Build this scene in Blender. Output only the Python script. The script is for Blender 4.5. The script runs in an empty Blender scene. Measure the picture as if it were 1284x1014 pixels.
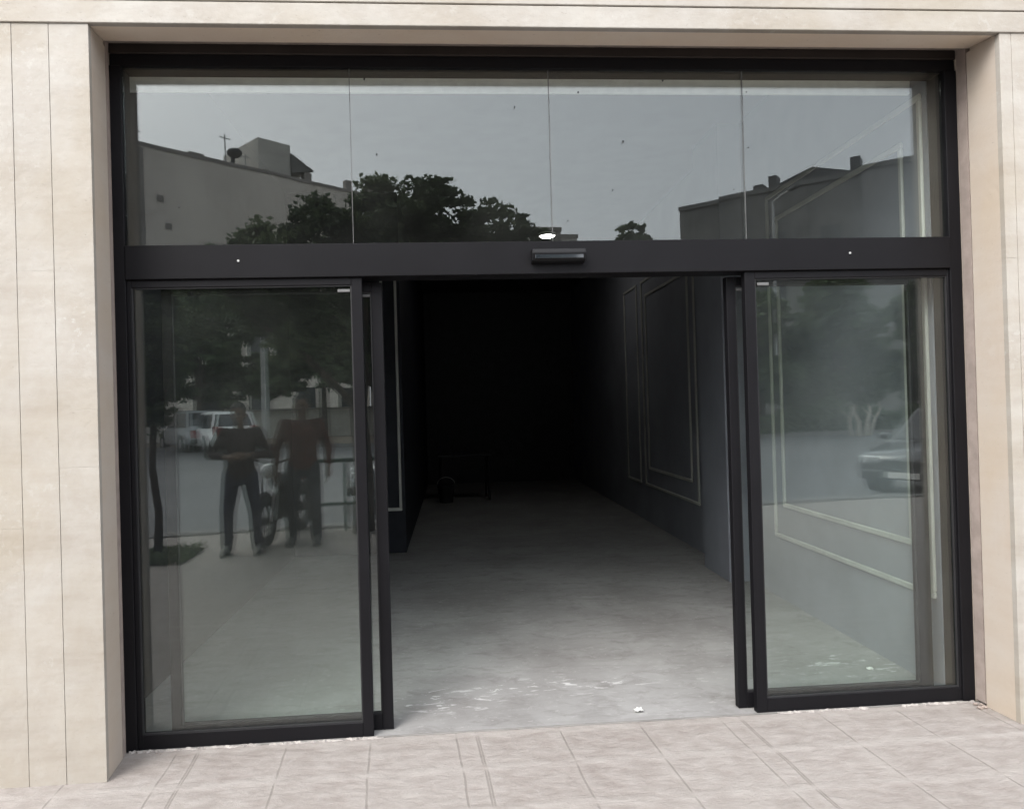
import bpy, bmesh, math, random
from mathutils import Vector, Matrix
random.seed(7)
PI = math.pi
SC = bpy.context.scene
C = SC.collection

# ------------------------------------------------------------------ helpers
def tag(o, label=None, cat=None, group=None, kind=None):
    if label: o['label'] = label
    if cat: o['category'] = cat
    if group: o['group'] = group
    if kind: o['kind'] = kind
    return o

def thing(name, label, cat, loc=(0, 0, 0), rotz=0, group=None):
    o = bpy.data.objects.new(name, None)
    C.objects.link(o)
    o.location = loc
    o.rotation_euler = (0, 0, rotz)
    return tag(o, label, cat, group)

def link_mesh(name, me, mat=None, parent=None, smooth=False):
    o = bpy.data.objects.new(name, me)
    C.objects.link(o)
    if mat:
        for m in (mat if isinstance(mat, (list, tuple)) else [mat]):
            me.materials.append(m)
    if parent: o.parent = parent
    if smooth:
        me.polygons.foreach_set('use_smooth', [True] * len(me.polygons))
    return o

def obj(name, bm, mat, parent=None, smooth=False):
    me = bpy.data.meshes.new(name)
    bmesh.ops.recalc_face_normals(bm, faces=bm.faces)
    bm.to_mesh(me)
    bm.free()
    return link_mesh(name, me, mat, parent, smooth)

def NB(): return bmesh.new()

def box(bm, x0, x1, y0, y1, z0, z1, bev=0.0, seg=1):
    vs = [bm.verts.new((x, y, z)) for x in (x0, x1) for y in (y0, y1) for z in (z0, z1)]
    idx = [(0, 1, 3, 2), (4, 6, 7, 5), (0, 4, 5, 1), (2, 3, 7, 6), (0, 2, 6, 4), (1, 5, 7, 3)]
    fs = [bm.faces.new([vs[i] for i in f]) for f in idx]
    if bev > 0:
        es = list({e for f in fs for e in f.edges})
        bmesh.ops.bevel(bm, geom=es, offset=bev, segments=seg, affect='EDGES', profile=0.5)
    return bm

def prism(bm, pts, a0, a1, axis='z', bev=0.0):
    """polygon pts swept along axis; pts are (x,y) for z, (y,z) for x, (x,z) for y"""
    def P(p, a):
        return {'z': (p[0], p[1], a), 'x': (a, p[0], p[1]), 'y': (p[0], a, p[1])}[axis]
    lo = [bm.verts.new(P(p, a0)) for p in pts]
    hi = [bm.verts.new(P(p, a1)) for p in pts]
    n = len(pts)
    fs = [bm.faces.new(lo), bm.faces.new(hi[::-1])]
    for i in range(n):
        fs.append(bm.faces.new((lo[i], hi[i], hi[(i + 1) % n], lo[(i + 1) % n])))
    if bev:
        es = list({e for f in fs for e in f.edges})
        bmesh.ops.bevel(bm, geom=es, offset=bev, segments=1, affect='EDGES')
    return bm

def tube(bm, pts, rads, n=8, cap=True, flat=None):
    """tapered tube through pts; flat = (ratio) squashes the section along its second axis"""
    pts = [Vector(p) for p in pts]
    rings = []
    prev = None
    for i, p in enumerate(pts):
        t = (pts[min(i + 1, len(pts) - 1)] - pts[max(i - 1, 0)]).normalized()
        if prev is None:
            a = Vector((1, 0, 0)) if abs(t.x) < 0.8 else Vector((0, 1, 0))
        else:
            a = prev
        u = (a - t * a.dot(t)).normalized()
        v = t.cross(u)
        prev = u
        r = rads[i] if isinstance(rads, (list, tuple)) else rads
        ru, rv = r if isinstance(r, tuple) else (r, r)
        rings.append([bm.verts.new(p + u * ru * math.cos(2 * PI * k / n) + v * rv * math.sin(2 * PI * k / n)) for k in range(n)])
    for A, B in zip(rings, rings[1:]):
        for k in range(n):
            bm.faces.new((A[k], A[(k + 1) % n], B[(k + 1) % n], B[k]))
    if cap:
        bm.faces.new(rings[0][::-1])
        bm.faces.new(rings[-1])
    return bm

def ball(bm, c, r, u=12, v=8, rot=None):
    r = r if isinstance(r, (tuple, list)) else (r, r, r)
    M = Matrix.Translation(c) @ (rot if rot else Matrix.Identity(4)) @ Matrix.Diagonal((r[0], r[1], r[2], 1))
    bmesh.ops.create_uvsphere(bm, u_segments=u, v_segments=v, radius=1, matrix=M)
    return bm

def wheelcyl(bm, c, r, w, n=24, axis='y'):
    M = Matrix.Translation(c) @ (Matrix.Rotation(PI / 2, 4, 'X') if axis == 'y' else Matrix.Rotation(PI / 2, 4, 'Y') if axis == 'x' else Matrix.Identity(4))
    bmesh.ops.create_cone(bm, cap_ends=True, segments=n, radius1=r, radius2=r, depth=w, matrix=M)
    return bm

def torus(bm, c, R, r, n=24, m=8, axis='y'):
    rings = []
    for i in range(n):
        a = 2 * PI * i / n
        ring = []
        for j in range(m):
            b = 2 * PI * j / m
            q = (R + r * math.cos(b))
            x, z, y = q * math.cos(a), q * math.sin(a), r * math.sin(b)
            ring.append(bm.verts.new((c[0] + x, c[1] + y, c[2] + z)))
        rings.append(ring)
    for i in range(n):
        A, B = rings[i], rings[(i + 1) % n]
        for j in range(m):
            bm.faces.new((A[j], B[j], B[(j + 1) % m], A[(j + 1) % m]))
    return bm

# ------------------------------------------------------------------ materials
class NT:
    def __init__(s, name):
        s.m = bpy.data.materials.new(name)
        s.m.use_nodes = True
        s.t = s.m.node_tree
        s.b = s.t.nodes['Principled BSDF']
        s.out = s.t.nodes['Material Output']
    def n(s, typ, **kw):
        nd = s.t.nodes.new(typ)
        for k, v in kw.items():
            if k.startswith('i_'):
                nd.inputs[k[2:].replace('_', ' ')].default_value = v
            else:
                setattr(nd, k, v)
        return nd
    def l(s, a, b): s.t.links.new(a, b)
    def pos(s, scale=(1, 1, 1)):
        g = s.n('ShaderNodeTexCoord')
        mp = s.n('ShaderNodeMapping')
        mp.inputs['Scale'].default_value = scale
        s.l(g.outputs['Object'], mp.inputs['Vector'])
        return mp.outputs['Vector']
    def noise(s, vec, scale, detail=4, rough=.55, lo=.35, hi=.65, dist=0):
        nz = s.n('ShaderNodeTexNoise')
        nz.inputs['Scale'].default_value = scale
        nz.inputs['Detail'].default_value = detail
        nz.inputs['Roughness'].default_value = rough
        nz.inputs['Distortion'].default_value = dist
        s.l(vec, nz.inputs['Vector'])
        mr = s.n('ShaderNodeMapRange')
        mr.inputs['From Min'].default_value = lo
        mr.inputs['From Max'].default_value = hi
        s.l(nz.outputs['Fac'], mr.inputs['Value'])
        return mr.outputs['Result']
    def mix(s, fac, a, b, mode='MIX'):
        mx = s.n('ShaderNodeMix', data_type='RGBA', blend_type=mode)
        for sock, v in ((mx.inputs[0], fac), (mx.inputs[6], a), (mx.inputs[7], b)):
            if isinstance(v, bpy.types.NodeSocket): s.l(v, sock)
            elif isinstance(v, (int, float)): sock.default_value = v
            else: sock.default_value = (*v, 1)
        return mx.outputs[2]
    def math(s, op, a, b=0.0):
        nd = s.n('ShaderNodeMath', operation=op)
        for i, v in enumerate((a, b)):
            if isinstance(v, bpy.types.NodeSocket): s.l(v, nd.inputs[i])
            else: nd.inputs[i].default_value = v
        return nd.outputs[0]
    def bump(s, h, strength=.3, dist=.01):
        b = s.n('ShaderNodeBump')
        b.inputs['Strength'].default_value = strength
        b.inputs['Distance'].default_value = dist
        s.l(h, b.inputs['Height'])
        s.l(b.outputs['Normal'], s.b.inputs['Normal'])
    def base(s, c):
        if isinstance(c, bpy.types.NodeSocket): s.l(c, s.b.inputs['Base Color'])
        else: s.b.inputs['Base Color'].default_value = (*c, 1)
    def setp(s, rough=.5, metal=0.0, spec=.5):
        s.b.inputs['Roughness'].default_value = rough
        s.b.inputs['Metallic'].default_value = metal
        s.b.inputs['Specular IOR Level'].default_value = spec
        return s

def paint(name, col, rough=.5, metal=0.0, var=.15, scale=6, spec=.5, bump=0):
    m = NT(name)
    v = m.pos()
    f = m.noise(v, scale, 5)
    m.base(m.mix(f, tuple(c * (1 - var) for c in col), tuple(min(1, c * (1 + var)) for c in col)))
    m.setp(rough, metal, spec)
    if bump: m.bump(m.noise(v, scale * 20, 3), bump, .004)
    return m.m

def stone_mat(name, col, col2, pale):
    m = NT(name)
    at = m.n('ShaderNodeAttribute', attribute_name='tone')
    v = m.pos()
    vs = m.pos((1.2, 1.2, 9))            # travertine layering
    band = m.noise(vs, 1.3, 6, .6, .35, .7)
    c = m.mix(band, col, col2)
    big = m.noise(v, 2.6, 6, .66, .40, .68)
    c = m.mix(m.math('MULTIPLY', big, .50), c, pale)
    flake = m.noise(v, 24, 8, .72, .54, .60, .3)
    flake = m.math('MULTIPLY', flake, m.noise(v, 1.8, 4, .6, .50, .64))
    c = m.mix(m.math('MULTIPLY', flake, .5), c, pale)
    pit = m.noise(m.pos((1, 1, 3)), 45, 3, .6, .66, .74)
    warm = m.noise(v, 1.4, 5, .62, .42, .66, .5)
    c = m.mix(m.math('MULTIPLY', warm, .40), c, tuple(k * f for k, f in zip(col, (1.02, .97, .84))))
    c = m.mix(m.math('MULTIPLY', pit, .45), c, tuple(k * .55 for k in col))
    dirt = m.noise(v, 5.5, 6, .7, .70, .78, .5)
    c = m.mix(m.math('MULTIPLY', dirt, .5), c, (.28, .22, .17))
    t = m.n('ShaderNodeHueSaturation')
    m.l(c, t.inputs['Color'])
    m.l(at.outputs['Fac'], t.inputs['Value'])
    m.base(t.outputs['Color'])
    m.setp(.62, 0, .35)
    m.bump(m.math('ADD', m.math('MULTIPLY', pit, -1), m.noise(v, 30, 4)), .25, .003)
    return m.m

def glass_mat(name, f0=.061, tint=(.945, .972, .962)):
    m = NT(name)
    t = m.t
    t.nodes.remove(m.b)
    geo = m.n('ShaderNodeNewGeometry')
    dot = m.n('ShaderNodeVectorMath', operation='DOT_PRODUCT')
    m.l(geo.outputs['Normal'], dot.inputs[0])
    m.l(geo.outputs['Incoming'], dot.inputs[1])
    c = m.math('ABSOLUTE', dot.outputs['Value'])
    k = m.math('POWER', m.math('SUBTRACT', 1.0, c), 5.0)
    fr = m.math('ADD', f0, m.math('MULTIPLY', k, 1 - f0))
    tr = m.n('ShaderNodeBsdfTransparent')
    tr.inputs['Color'].default_value = (*tint, 1)
    gl = m.n('ShaderNodeBsdfGlossy')
    gl.inputs['Roughness'].default_value = 0.0
    gl.inputs['Color'].default_value = (.97, 1.0, .99, 1)
    # very slight waviness of the float glass
    v = m.pos()
    nz = m.n('ShaderNodeTexNoise')
    nz.inputs['Scale'].default_value = 1.6
    nz.inputs['Detail'].default_value = 1
    m.l(v, nz.inputs['Vector'])
    b = m.n('ShaderNodeBump')
    b.inputs['Strength'].default_value = .05
    b.inputs['Distance'].default_value = .012
    m.l(nz.outputs['Fac'], b.inputs['Height'])
    m.l(b.outputs['Normal'], gl.inputs['Normal'])
    mx = m.n('ShaderNodeMixShader')
    m.l(fr, mx.inputs[0]); m.l(tr.outputs[0], mx.inputs[1]); m.l(gl.outputs[0], mx.inputs[2])
    # thin film of dust, more of it in blotches
    df = m.n('ShaderNodeBsdfDiffuse')
    df.inputs['Color'].default_value = (.55, .56, .52, 1)
    dust = m.math('ADD', m.math('MULTIPLY', m.noise(v, 2.3, 5, .6, .40, .75), .008), .003)
    m2 = m.n('ShaderNodeMixShader')
    m.l(dust, m2.inputs[0]); m.l(mx.outputs[0], m2.inputs[1]); m.l(df.outputs[0], m2.inputs[2])
    m.l(m2.outputs[0], m.out.inputs['Surface'])
    return m.m

def leaf_mat(name, a, b):
    m = NT(name)
    at = m.n('ShaderNodeAttribute', attribute_name='tone')
    m.base(m.mix(at.outputs['Fac'], a, b))
    m.setp(.6, 0, .3)
    tl = m.n('ShaderNodeBsdfTranslucent'); ms_ = m.n('ShaderNodeMixShader'); ms_.inputs[0].default_value = .35
    m.l(m.b.inputs['Base Color'].links[0].from_socket, tl.inputs['Color'])
    m.l(m.b.outputs[0], ms_.inputs[1]); m.l(tl.outputs[0], ms_.inputs[2]); m.l(ms_.outputs[0], m.out.inputs['Surface'])
    return m.m

M = {}
M['stone'] = stone_mat('travertine', (0.307, 0.276, 0.236), (0.362, 0.334, 0.295), (0.453, 0.443, 0.418))
M['stone_soffit'] = stone_mat('travertine_soffit_brightened', (0.742, 0.624, 0.515), (0.784, 0.676, 0.566), (0.806, 0.728, 0.632))  # same travertine as the front, colour lightened to lift the shaded soffit
M['stone_in'] = stone_mat('travertine_reveal_brightened', (0.468, 0.399, 0.333), (0.492, 0.432, 0.369), (0.504, 0.462, 0.414))  # same travertine again, bounce light on the reveals put into a lighter colour
M['plaster'] = paint('plaster', (0.312, 0.258, 0.228), .85, var=.12, scale=14, bump=.2)
M['mortar'] = paint('mortar', (0.470, 0.409, 0.341), .9)
M['alu'] = paint('anthracite_aluminium', (.0075, .0072, .0085), .5, .0, .12, 3, .14)
M['alu_brown'] = paint('brown_aluminium', (.03, .024, .021), .5, .0, .18, 5, .2)
M['seal'] = paint('rubber_seal', (.015, .015, .016), .7)
M['gap'] = paint('seal_joint', (.10, .10, .10), .6)
M['glass'] = glass_mat('reflective_glass')
M['sensor'] = paint('black_plastic', (.006, .006, .007), .45, spec=.25)
M['screw'] = paint('steel_screw', (.6, .6, .58), .35, .6)
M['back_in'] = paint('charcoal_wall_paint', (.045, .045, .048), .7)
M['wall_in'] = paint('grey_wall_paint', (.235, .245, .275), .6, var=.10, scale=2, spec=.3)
M['mould'] = paint('pale_moulding', (0.429, 0.429, 0.398), .5, var=.08)
M['lintel_in'] = paint('pale_gypsum', (.7, .7, .66), .8, var=.06)
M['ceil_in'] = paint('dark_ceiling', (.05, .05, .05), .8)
M['white'] = paint('white_plaster', (.80, .79, .76), .8, var=.06, scale=20)
M['white_dirty'] = paint('dirty_mortar', (0.330, 0.306, 0.288), .9, var=.25, scale=25)
M['paper'] = paint('white_paper', (.85, .85, .83), .8, var=.04)
M['galv_dull'] = paint('worn_threshold', (.22, .21, .20), .7, .2)
M['clip'] = paint('dull_plastic_clip', (.12, .12, .12), .6)
M['wall_shade'] = paint('shaded_wall_paint', (.022, .024, .030), .6, spec=.2)  # darker copy of the inner wall grey, shade of the left walls painted in
M['black'] = paint('black_matter', (.012, .012, .013), .55)

# pavement: stamped concrete, ashlar pattern
def pavement_mat():
    m = NT('stamped_concrete')
    v = m.pos()
    # slight wobble of the joint lines
    wob = m.n('ShaderNodeTexNoise'); wob.inputs['Scale'].default_value = 3.0
    m.l(v, wob.inputs['Vector'])
    sep = m.n('ShaderNodeSeparateXYZ'); m.l(v, sep.inputs[0])
    w = m.math('MULTIPLY', m.math('SUBTRACT', wob.outputs['Fac'], .5), .022)
    X = m.math('ADD', m.math('ADD', sep.outputs['X'], m.math('MULTIPLY', m.math('SUBTRACT', sep.outputs['Y'], .30), .0)), w)
    Y = m.math('ADD', sep.outputs['Y'], w)
    def lines(co, offs, per, hw):
        tot = None
        for o in offs:
            f = m.math('FRACT', m.math('DIVIDE', m.math('ADD', m.math('SUBTRACT', co, o), per * 50.5), per))
            d = m.math('ABSOLUTE', m.math('MULTIPLY', m.math('SUBTRACT', f, .5), per))
            g = m.n('ShaderNodeMapRange'); g.inputs['From Min'].default_value = hw; g.inputs['From Max'].default_value = hw * .25
            m.l(d, g.inputs['Value'])
            tot = g.outputs['Result'] if tot is None else m.math('MAXIMUM', tot, g.outputs['Result'])
        return tot
    XO = (.34, .745, 1.14, 1.545, 1.65)
    lx = lines(X, XO, 1.30, .0070)
    band = lines(Y, (-.085,), .33, .042)            # worn pale ridges across, where the long joints break off
    edge = lines(Y, (-.048, -.122), .33, .005)
    keep = m.noise(v, 3.4, 4, .65, .22, .50)
    joint = m.math('MULTIPLY', m.math('MULTIPLY', lx, keep), m.math('SUBTRACT', 1.0, m.math('MULTIPLY', band, .85)))
    joint = m.math('MAXIMUM', joint, m.math('MULTIPLY', m.math('MULTIPLY', edge, m.noise(v, 4.3, 5, .7, .50, .62)), .55))
    slate = m.noise(m.pos((1.7, 3.2, 1)), 5.2, 8, .66, .34, .66, .25)
    col = m.mix(slate, (0.221, 0.195, 0.179), (0.320, 0.295, 0.275))
    # each stamped slab has its own tone
    cx = m.math('FLOOR', m.math('MULTIPLY', X, 2.35)); cy = m.math('FLOOR', m.math('MULTIPLY', Y, 2.5))
    cv = m.n('ShaderNodeCombineXYZ'); m.l(cx, cv.inputs[0]); m.l(cy, cv.inputs[1])
    wn_ = m.n('ShaderNodeTexWhiteNoise'); wn_.noise_dimensions = '2D'; m.l(cv.outputs[0], wn_.inputs['Vector'])
    col = m.mix(m.math('MULTIPLY', wn_.outputs['Value'], .16), col, (0.212, 0.183, 0.166))
    rim = m.math('MAXIMUM', m.math('MULTIPLY', lines(X, XO, 1.30, .045), .5), band)
    col = m.mix(m.math('MULTIPLY', m.math('MULTIPLY', rim, m.noise(v, 6, 5, .7, .30, .60)), .50), col, (0.365, 0.343, 0.321))
    blot = m.noise(v, 1.1, 4, .6, .4, .65)
    col = m.mix(m.math('MULTIPLY', blot, .35), col, (0.323, 0.301, 0.281))
    streak = m.noise(m.pos((1.5, 4, 1)), 3.6, 7, .70, .54, .70, .3)
    col = m.mix(m.math('MULTIPLY', streak, .45), col, (0.212, 0.177, 0.163))
    grit = m.noise(v, 90, 3, .6, .35, .65)
    col = m.mix(m.math('MULTIPLY', grit, .12), col, (0.147, 0.130, 0.115))
    pale = m.noise(v, 16, 5, .7, .64, .7, .5)
    col = m.mix(m.math('MULTIPLY', pale, .35), col, (0.365, 0.355, 0.332))
    col = m.mix(m.math('MULTIPLY', joint, .48), col, (0.123, 0.106, 0.095))
    m.base(col); m.setp(.8, 0, .3)
    m.bump(m.math('ADD', m.math('SUBTRACT', m.math('MULTIPLY', slate, .8), m.math('MULTIPLY', joint, .35)), m.math('MULTIPLY', band, .3)), .7, .007)
    return m.m
M['pavement'] = pavement_mat()

def floor_mat():
    m = NT('worn_screed')
    v = m.pos()
    a = m.noise(v, 1.3, 6, .62, .32, .68, .3)
    col = m.mix(a, (0.218, 0.211, 0.205), (0.330, 0.327, 0.320))
    sm = m.noise(m.pos((.55, 2.6, 1)), 1.9, 7, .68, .52, .68, 1.2)     # smeared wet marks
    col = m.mix(m.math('MULTIPLY', sm, .42), col, (0.178, 0.168, 0.162))
    pale = m.noise(m.pos((1, 2.2, 1)), 2.7, 6, .7, .60, .68, .6)
    col = m.mix(m.math('MULTIPLY', pale, .55), col, (0.304, 0.297, 0.290))
    scuff = m.noise(m.pos((.9, 1.5, 1)), 5.5, 8, .72, .50, .66, .9)
    col = m.mix(m.math('MULTIPLY', scuff, .62), col, (0.165, 0.155, 0.149))
    dust2 = m.noise(m.pos((1, 1.6, 1)), 14, 6, .7, .56, .68, .4)
    col = m.mix(m.math('MULTIPLY', dust2, .35), col, (0.383, 0.380, 0.373))
    # white paint and plaster spilt just inside the doors
    sep = m.n('ShaderNodeSeparateXYZ'); m.l(v, sep.inputs[0])
    def blobmask(cx, cy, rx, ry):
        dx = m.math('DIVIDE', m.math('SUBTRACT', sep.outputs['X'], cx), rx)
        dy = m.math('DIVIDE', m.math('SUBTRACT', sep.outputs['Y'], cy), ry)
        d = m.math('ADD', m.math('MULTIPLY', dx, dx), m.math('MULTIPLY', dy, dy))
        g = m.n('ShaderNodeMapRange'); g.inputs['From Min'].default_value = 1; g.inputs['From Max'].default_value = .2
        m.l(d, g.inputs['Value']); return g.outputs['Result']
    zone = m.math('MAXIMUM', blobmask(2.09, .785, .75, .16), m.math('MAXIMUM', blobmask(3.9, .87, .5, .28), blobmask(1.53, .68, .4, .22)))
    spl = m.noise(m.pos((1, 3.2, 1)), 6.5, 6, .66, .58, .62, .7)
    spl2 = m.noise(m.pos((1, 2.0, 1)), 17, 4, .6, .63, .66, .5)
    col = m.mix(m.math('MULTIPLY', m.math('MULTIPLY', zone, spl), .95), col, (0.528, 0.528, 0.521))
    col = m.mix(m.math('MULTIPLY', spl2, .5), col, (0.396, 0.389, 0.376))
    m.base(col); m.setp(.55, 0, .35)
    m.bump(m.noise(v, 25, 5), .12, .004)
    return m.m
M['floor'] = floor_mat()

def asphalt_mat():
    m = NT('asphalt')
    v = m.pos()
    c = m.mix(m.noise(v, .35, 5), (.085, .086, .09), (.12, .12, .125))
    c = m.mix(m.math('MULTIPLY', m.noise(v, 60, 2), .3), c, (.17, .17, .17))
    m.base(c); m.setp(.75)
    return m.m
M['asphalt'] = asphalt_mat()
M['kerb'] = paint('kerb_concrete', (0.180, 0.174, 0.168), .85, var=.2, scale=3)
M['gutter'] = paint('gutter_concrete', (.08, .075, .07), .9, var=.3, scale=2)
M['earth'] = paint('earth', (.16, .13, .10), .95, var=.25, scale=.6)
M['grass'] = paint('grass', (.06, .085, .035), .9, var=.3, scale=1.5)
M['render_beige'] = paint('beige_render', (.66, .61, .55), .9, var=.08, scale=.35)
M['render_dark'] = paint('dark_render', (.28, .26, .24), .9, var=.15, scale=.4)
M['side_render'] = paint('sand_render', (.27, .25, .22), .9, var=.10, scale=.8)
M['render_pale'] = paint('pale_render', (.52, .50, .46), .9, var=.10, scale=.5)
M['brick'] = paint('grey_brick', (.15, .148, .14), .9, var=.2, scale=.8)
M['brick2'] = paint('grey_render', (.21, .205, .20), .9, var=.15, scale=.6)
M['window_dark'] = paint('dark_window', (.02, .023, .026), .1)
M['bark'] = paint('bark', (.075, .06, .048), .9, var=.3, scale=9, bump=.4)
M['bark_pale'] = paint('pale_bark', (.42, .39, .34), .8, var=.2, scale=9)
M['leaf'] = leaf_mat('street_tree_leaves', (.055, .08, .042), (.14, .18, .095))
M['leaf_far'] = leaf_mat('far_tree_leaves', (.055, .08, .04), (.11, .15, .075))
M['leaf_hedge'] = leaf_mat('hedge_leaves', (.05, .085, .03), (.10, .15, .06))
M['skin'] = paint('skin', (.11, .066, .045), .5, var=.06, scale=20)  # tone darkened so the colour carries the shade the people stand in
M['hair'] = paint('black_hair', (.008, .007, .006), .5, var=.3, scale=60)
M['shirt_dark'] = paint('dark_maroon_cloth', (0.021, 0.009, 0.009), .85, var=.15, scale=12)
M['shirt_red'] = paint('rust_red_cloth', (0.060, 0.015, 0.009), .85, var=.15, scale=12)
M['jeans'] = paint('navy_denim', (.010, .011, .032), .85, var=.25, scale=15)
M['jeans2'] = paint('blue_grey_denim', (.013, .015, .026), .85, var=.25, scale=15)
M['shoe'] = paint('grey_shoe', (.06, .06, .06), .7)
M['eye'] = paint('eye', (.05, .04, .03), .2)
M['tyre'] = paint('tyre_rubber', (.018, .018, .018), .8)
M['rim'] = paint('wheel_rim', (.45, .45, .46), .35, .7)
M['carglass'] = paint('car_glass', (.02, .024, .028), .05, spec=.8)
M['lamp_glass'] = paint('headlamp_glass', (.65, .66, .66), .1, spec=.8)
M['tail'] = paint('tail_lamp', (.22, .02, .015), .2)
M['car_white'] = paint('white_car_paint', (.78, .78, .77), .25, var=.03, spec=.6)
M['car_grey'] = paint('grey_car_paint', (.085, .088, .092), .15, var=.05, spec=1.0)
M['car_silver'] = paint('silver_car_paint', (.30, .31, .32), .25, var=.04, spec=.8)
M['plastic_dark'] = paint('dark_plastic', (.025, .025, .026), .5)
M['green_metal'] = paint('green_metal', (.05, .10, .08), .5, var=.2)
M['moto_red'] = paint('dark_tank_paint', (.025, .016, .018), .25, spec=.7)
M['galv'] = paint('galvanised_steel', (.38, .38, .37), .5, .4)
M['tank'] = paint('water_tank', (.05, .05, .05), .6)

def lamp_mat():
    m = NT('lit_downlight')
    m.b.inputs['Base Color'].default_value = (1, 1, 1, 1)
    m.b.inputs['Emission Color'].default_value = (1, .97, .92, 1)
    m.b.inputs['Emission Strength'].default_value = 12
    return m.m
M['lit'] = lamp_mat()

# ------------------------------------------------------------------ setting: ground, pavement, road
def gz(y):
    return -.10 + .022 * min(max(0.0, -8.0 - y), 52)
def kerb_y(x):
    return -6.018 - .0945 * max(-25, min(x, 25))

def strip_mesh(name, f0, f1, mat, x0=-70, x1=90, nx=40, depth=None):
    """sheet between the lines y=f0(x) and y=f1(x) -> (y, z) pairs per x"""
    bm = NB()
    rows = []
    for i in range(nx + 1):
        x = x0 + (x1 - x0) * i / nx
        rows.append([bm.verts.new((x, y, z)) for (y, z) in (list(f0(x)) + list(f1(x)))])
    for A, B in zip(rows, rows[1:]):
        for k in range(len(A) - 1):
            bm.faces.new((A[k], A[k + 1], B[k + 1], B[k]))
    o = obj(name, bm, mat)
    tag(o, kind='structure')
    return o

strip_mesh('pavement', lambda x: [(.2715, -.3), (.2715, 0.0)], lambda x: [(-1.5, 0.0), (kerb_y(x), 0.0), (kerb_y(x), -.3)], M['pavement'])
strip_mesh('kerb', lambda x: [(kerb_y(x) - .004, -.3), (kerb_y(x) - .004, .02)], lambda x: [(kerb_y(x) - .16, .02), (kerb_y(x) - .16, -.34)], M['kerb'])
strip_mesh('gutter', lambda x: [(kerb_y(x) - .164, -.34)], lambda x: [(kerb_y(x) - .52, -.34)], M['gutter'])
strip_mesh('kerb', lambda x: [(kerb_y(x) - .524, -.34), (kerb_y(x) - .524, -.03)], lambda x: [(kerb_y(x) - .68, -.03), (kerb_y(x) - .68, -.34)], M['kerb'])
FAR = -21.7
def far_y(x): return FAR - .0 * x - (.25 * max(0, 6 - x))
strip_mesh('road', lambda x: [(kerb_y(x) - .684, -.10), (-9.9, gz(-9.9))], lambda x: [(y, gz(y)) for y in (-14, -18, far_y(x))], M['asphalt'])
strip_mesh('kerb', lambda x: [(far_y(x) + .004, gz(far_y(x)) - .05), (far_y(x) + .004, gz(far_y(x)) + .14)], lambda x: [(far_y(x) - .2, gz(far_y(x)) + .14)], M['kerb'])
# ground to the horizon, rising gently beyond the road
bm = NB()
ys = [30, 0, -8, -20, -22.9, -40, -60, -150, -500]
xs = [-500, -100, -40, -20, 0, 10, 20, 40, 100, 500]
vv = [[bm.verts.new((x, y, -.7 if y > -21 else gz(y) + (.10 if abs(x) < 60 and y > -61 and far_y(x) > y else -.02))) for x in xs] for y in ys]
for a in range(len(ys) - 1):
    for b in range(len(xs) - 1):
        bm.faces.new((vv[a][b], vv[a][b + 1], vv[a + 1][b + 1], vv[a + 1][b]))
tag(obj('ground', bm, M['earth']), kind='structure')
# shop floor
bm = NB()
box(bm, -1.5, 5.88, .2866, 13.2, -.2, 0.0)
tag(obj('floor', bm, M['floor']), kind='structure')

# ------------------------------------------------------------------ shop building
shop = thing('shop_building', 'pale travertine clad shop front with a wide dark glazed entrance', 'building', (0, 0, 0))

def tones(o, lo=.93, hi=1.05):
    me = o.data
    at = me.attributes.new('tone', 'FLOAT', 'FACE')
    # one tone per island (slab)
    par = list(range(len(me.vertices)))
    def find(i):
        while par[i] != i:
            par[i] = par[par[i]]; i = par[i]
        return i
    for e in me.edges:
        a, b = find(e.vertices[0]), find(e.vertices[1])
        if a != b: par[a] = b
    t = {}
    for p in me.polygons:
        r = find(p.vertices[0])
        if r not in t: t[r] = random.uniform(lo, hi)
        at.data[p.index].value = t[r]

GAPX = .0010
def slabs(xe, zrows, y0=0.0, y1=.028):
    bm = NB()
    for i, (a, b) in enumerate(zip(xe, xe[1:])):
        zs = zrows[i % len(zrows)]
        for z0, z1 in zip(zs, zs[1:]):
            box(bm, a + GAPX, b - GAPX, y0, y1, z0 + .0006, z1 - .0006, .0025)
    return bm
# left pier (its edge by the opening is at x = .066)
xl = [-1.62, -1.46, -1.29, -1.11, -.945, -.765, -.61, -.455, -.301, -.147, .0195]
xl = xl[::-1]
rowsL = [[0, 1.354, 1.60, 3.2652], [0, 2.20, 3.2652], [0, 1.10, 3.2652]]
bm = NB()
for i in range(len(xl) - 1):
    b, a = xl[i], xl[i + 1]
    zs = rowsL[i % 3]
    for z0, z1 in zip(zs, zs[1:]):
        box(bm, a + GAPX, b - (GAPX if i else 0), random.uniform(0, .0015), .028, z0, z1 - .0001, .0007)
o = obj('stone_pier', bm, M['stone'], shop); tones(o, .985, 1.03)
# right pier
xr = [4.198, 4.257, 4.405, 4.57, 4.73, 4.90, 5.06, 5.24, 5.40, 5.58, 5.80]
bm = NB()
for i in range(len(xr) - 1):
    a, b = xr[i], xr[i + 1]
    zs = rowsL[(i + 1) % 3]
    for z0, z1 in zip(zs, zs[1:]):
        box(bm, a + (GAPX if i else 0), b - GAPX, random.uniform(0, .0015), .028, z0, z1 - .0001, .0007)
o = obj('stone_pier', bm, M['stone'], shop); tones(o, 1.02, 1.07)
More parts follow.
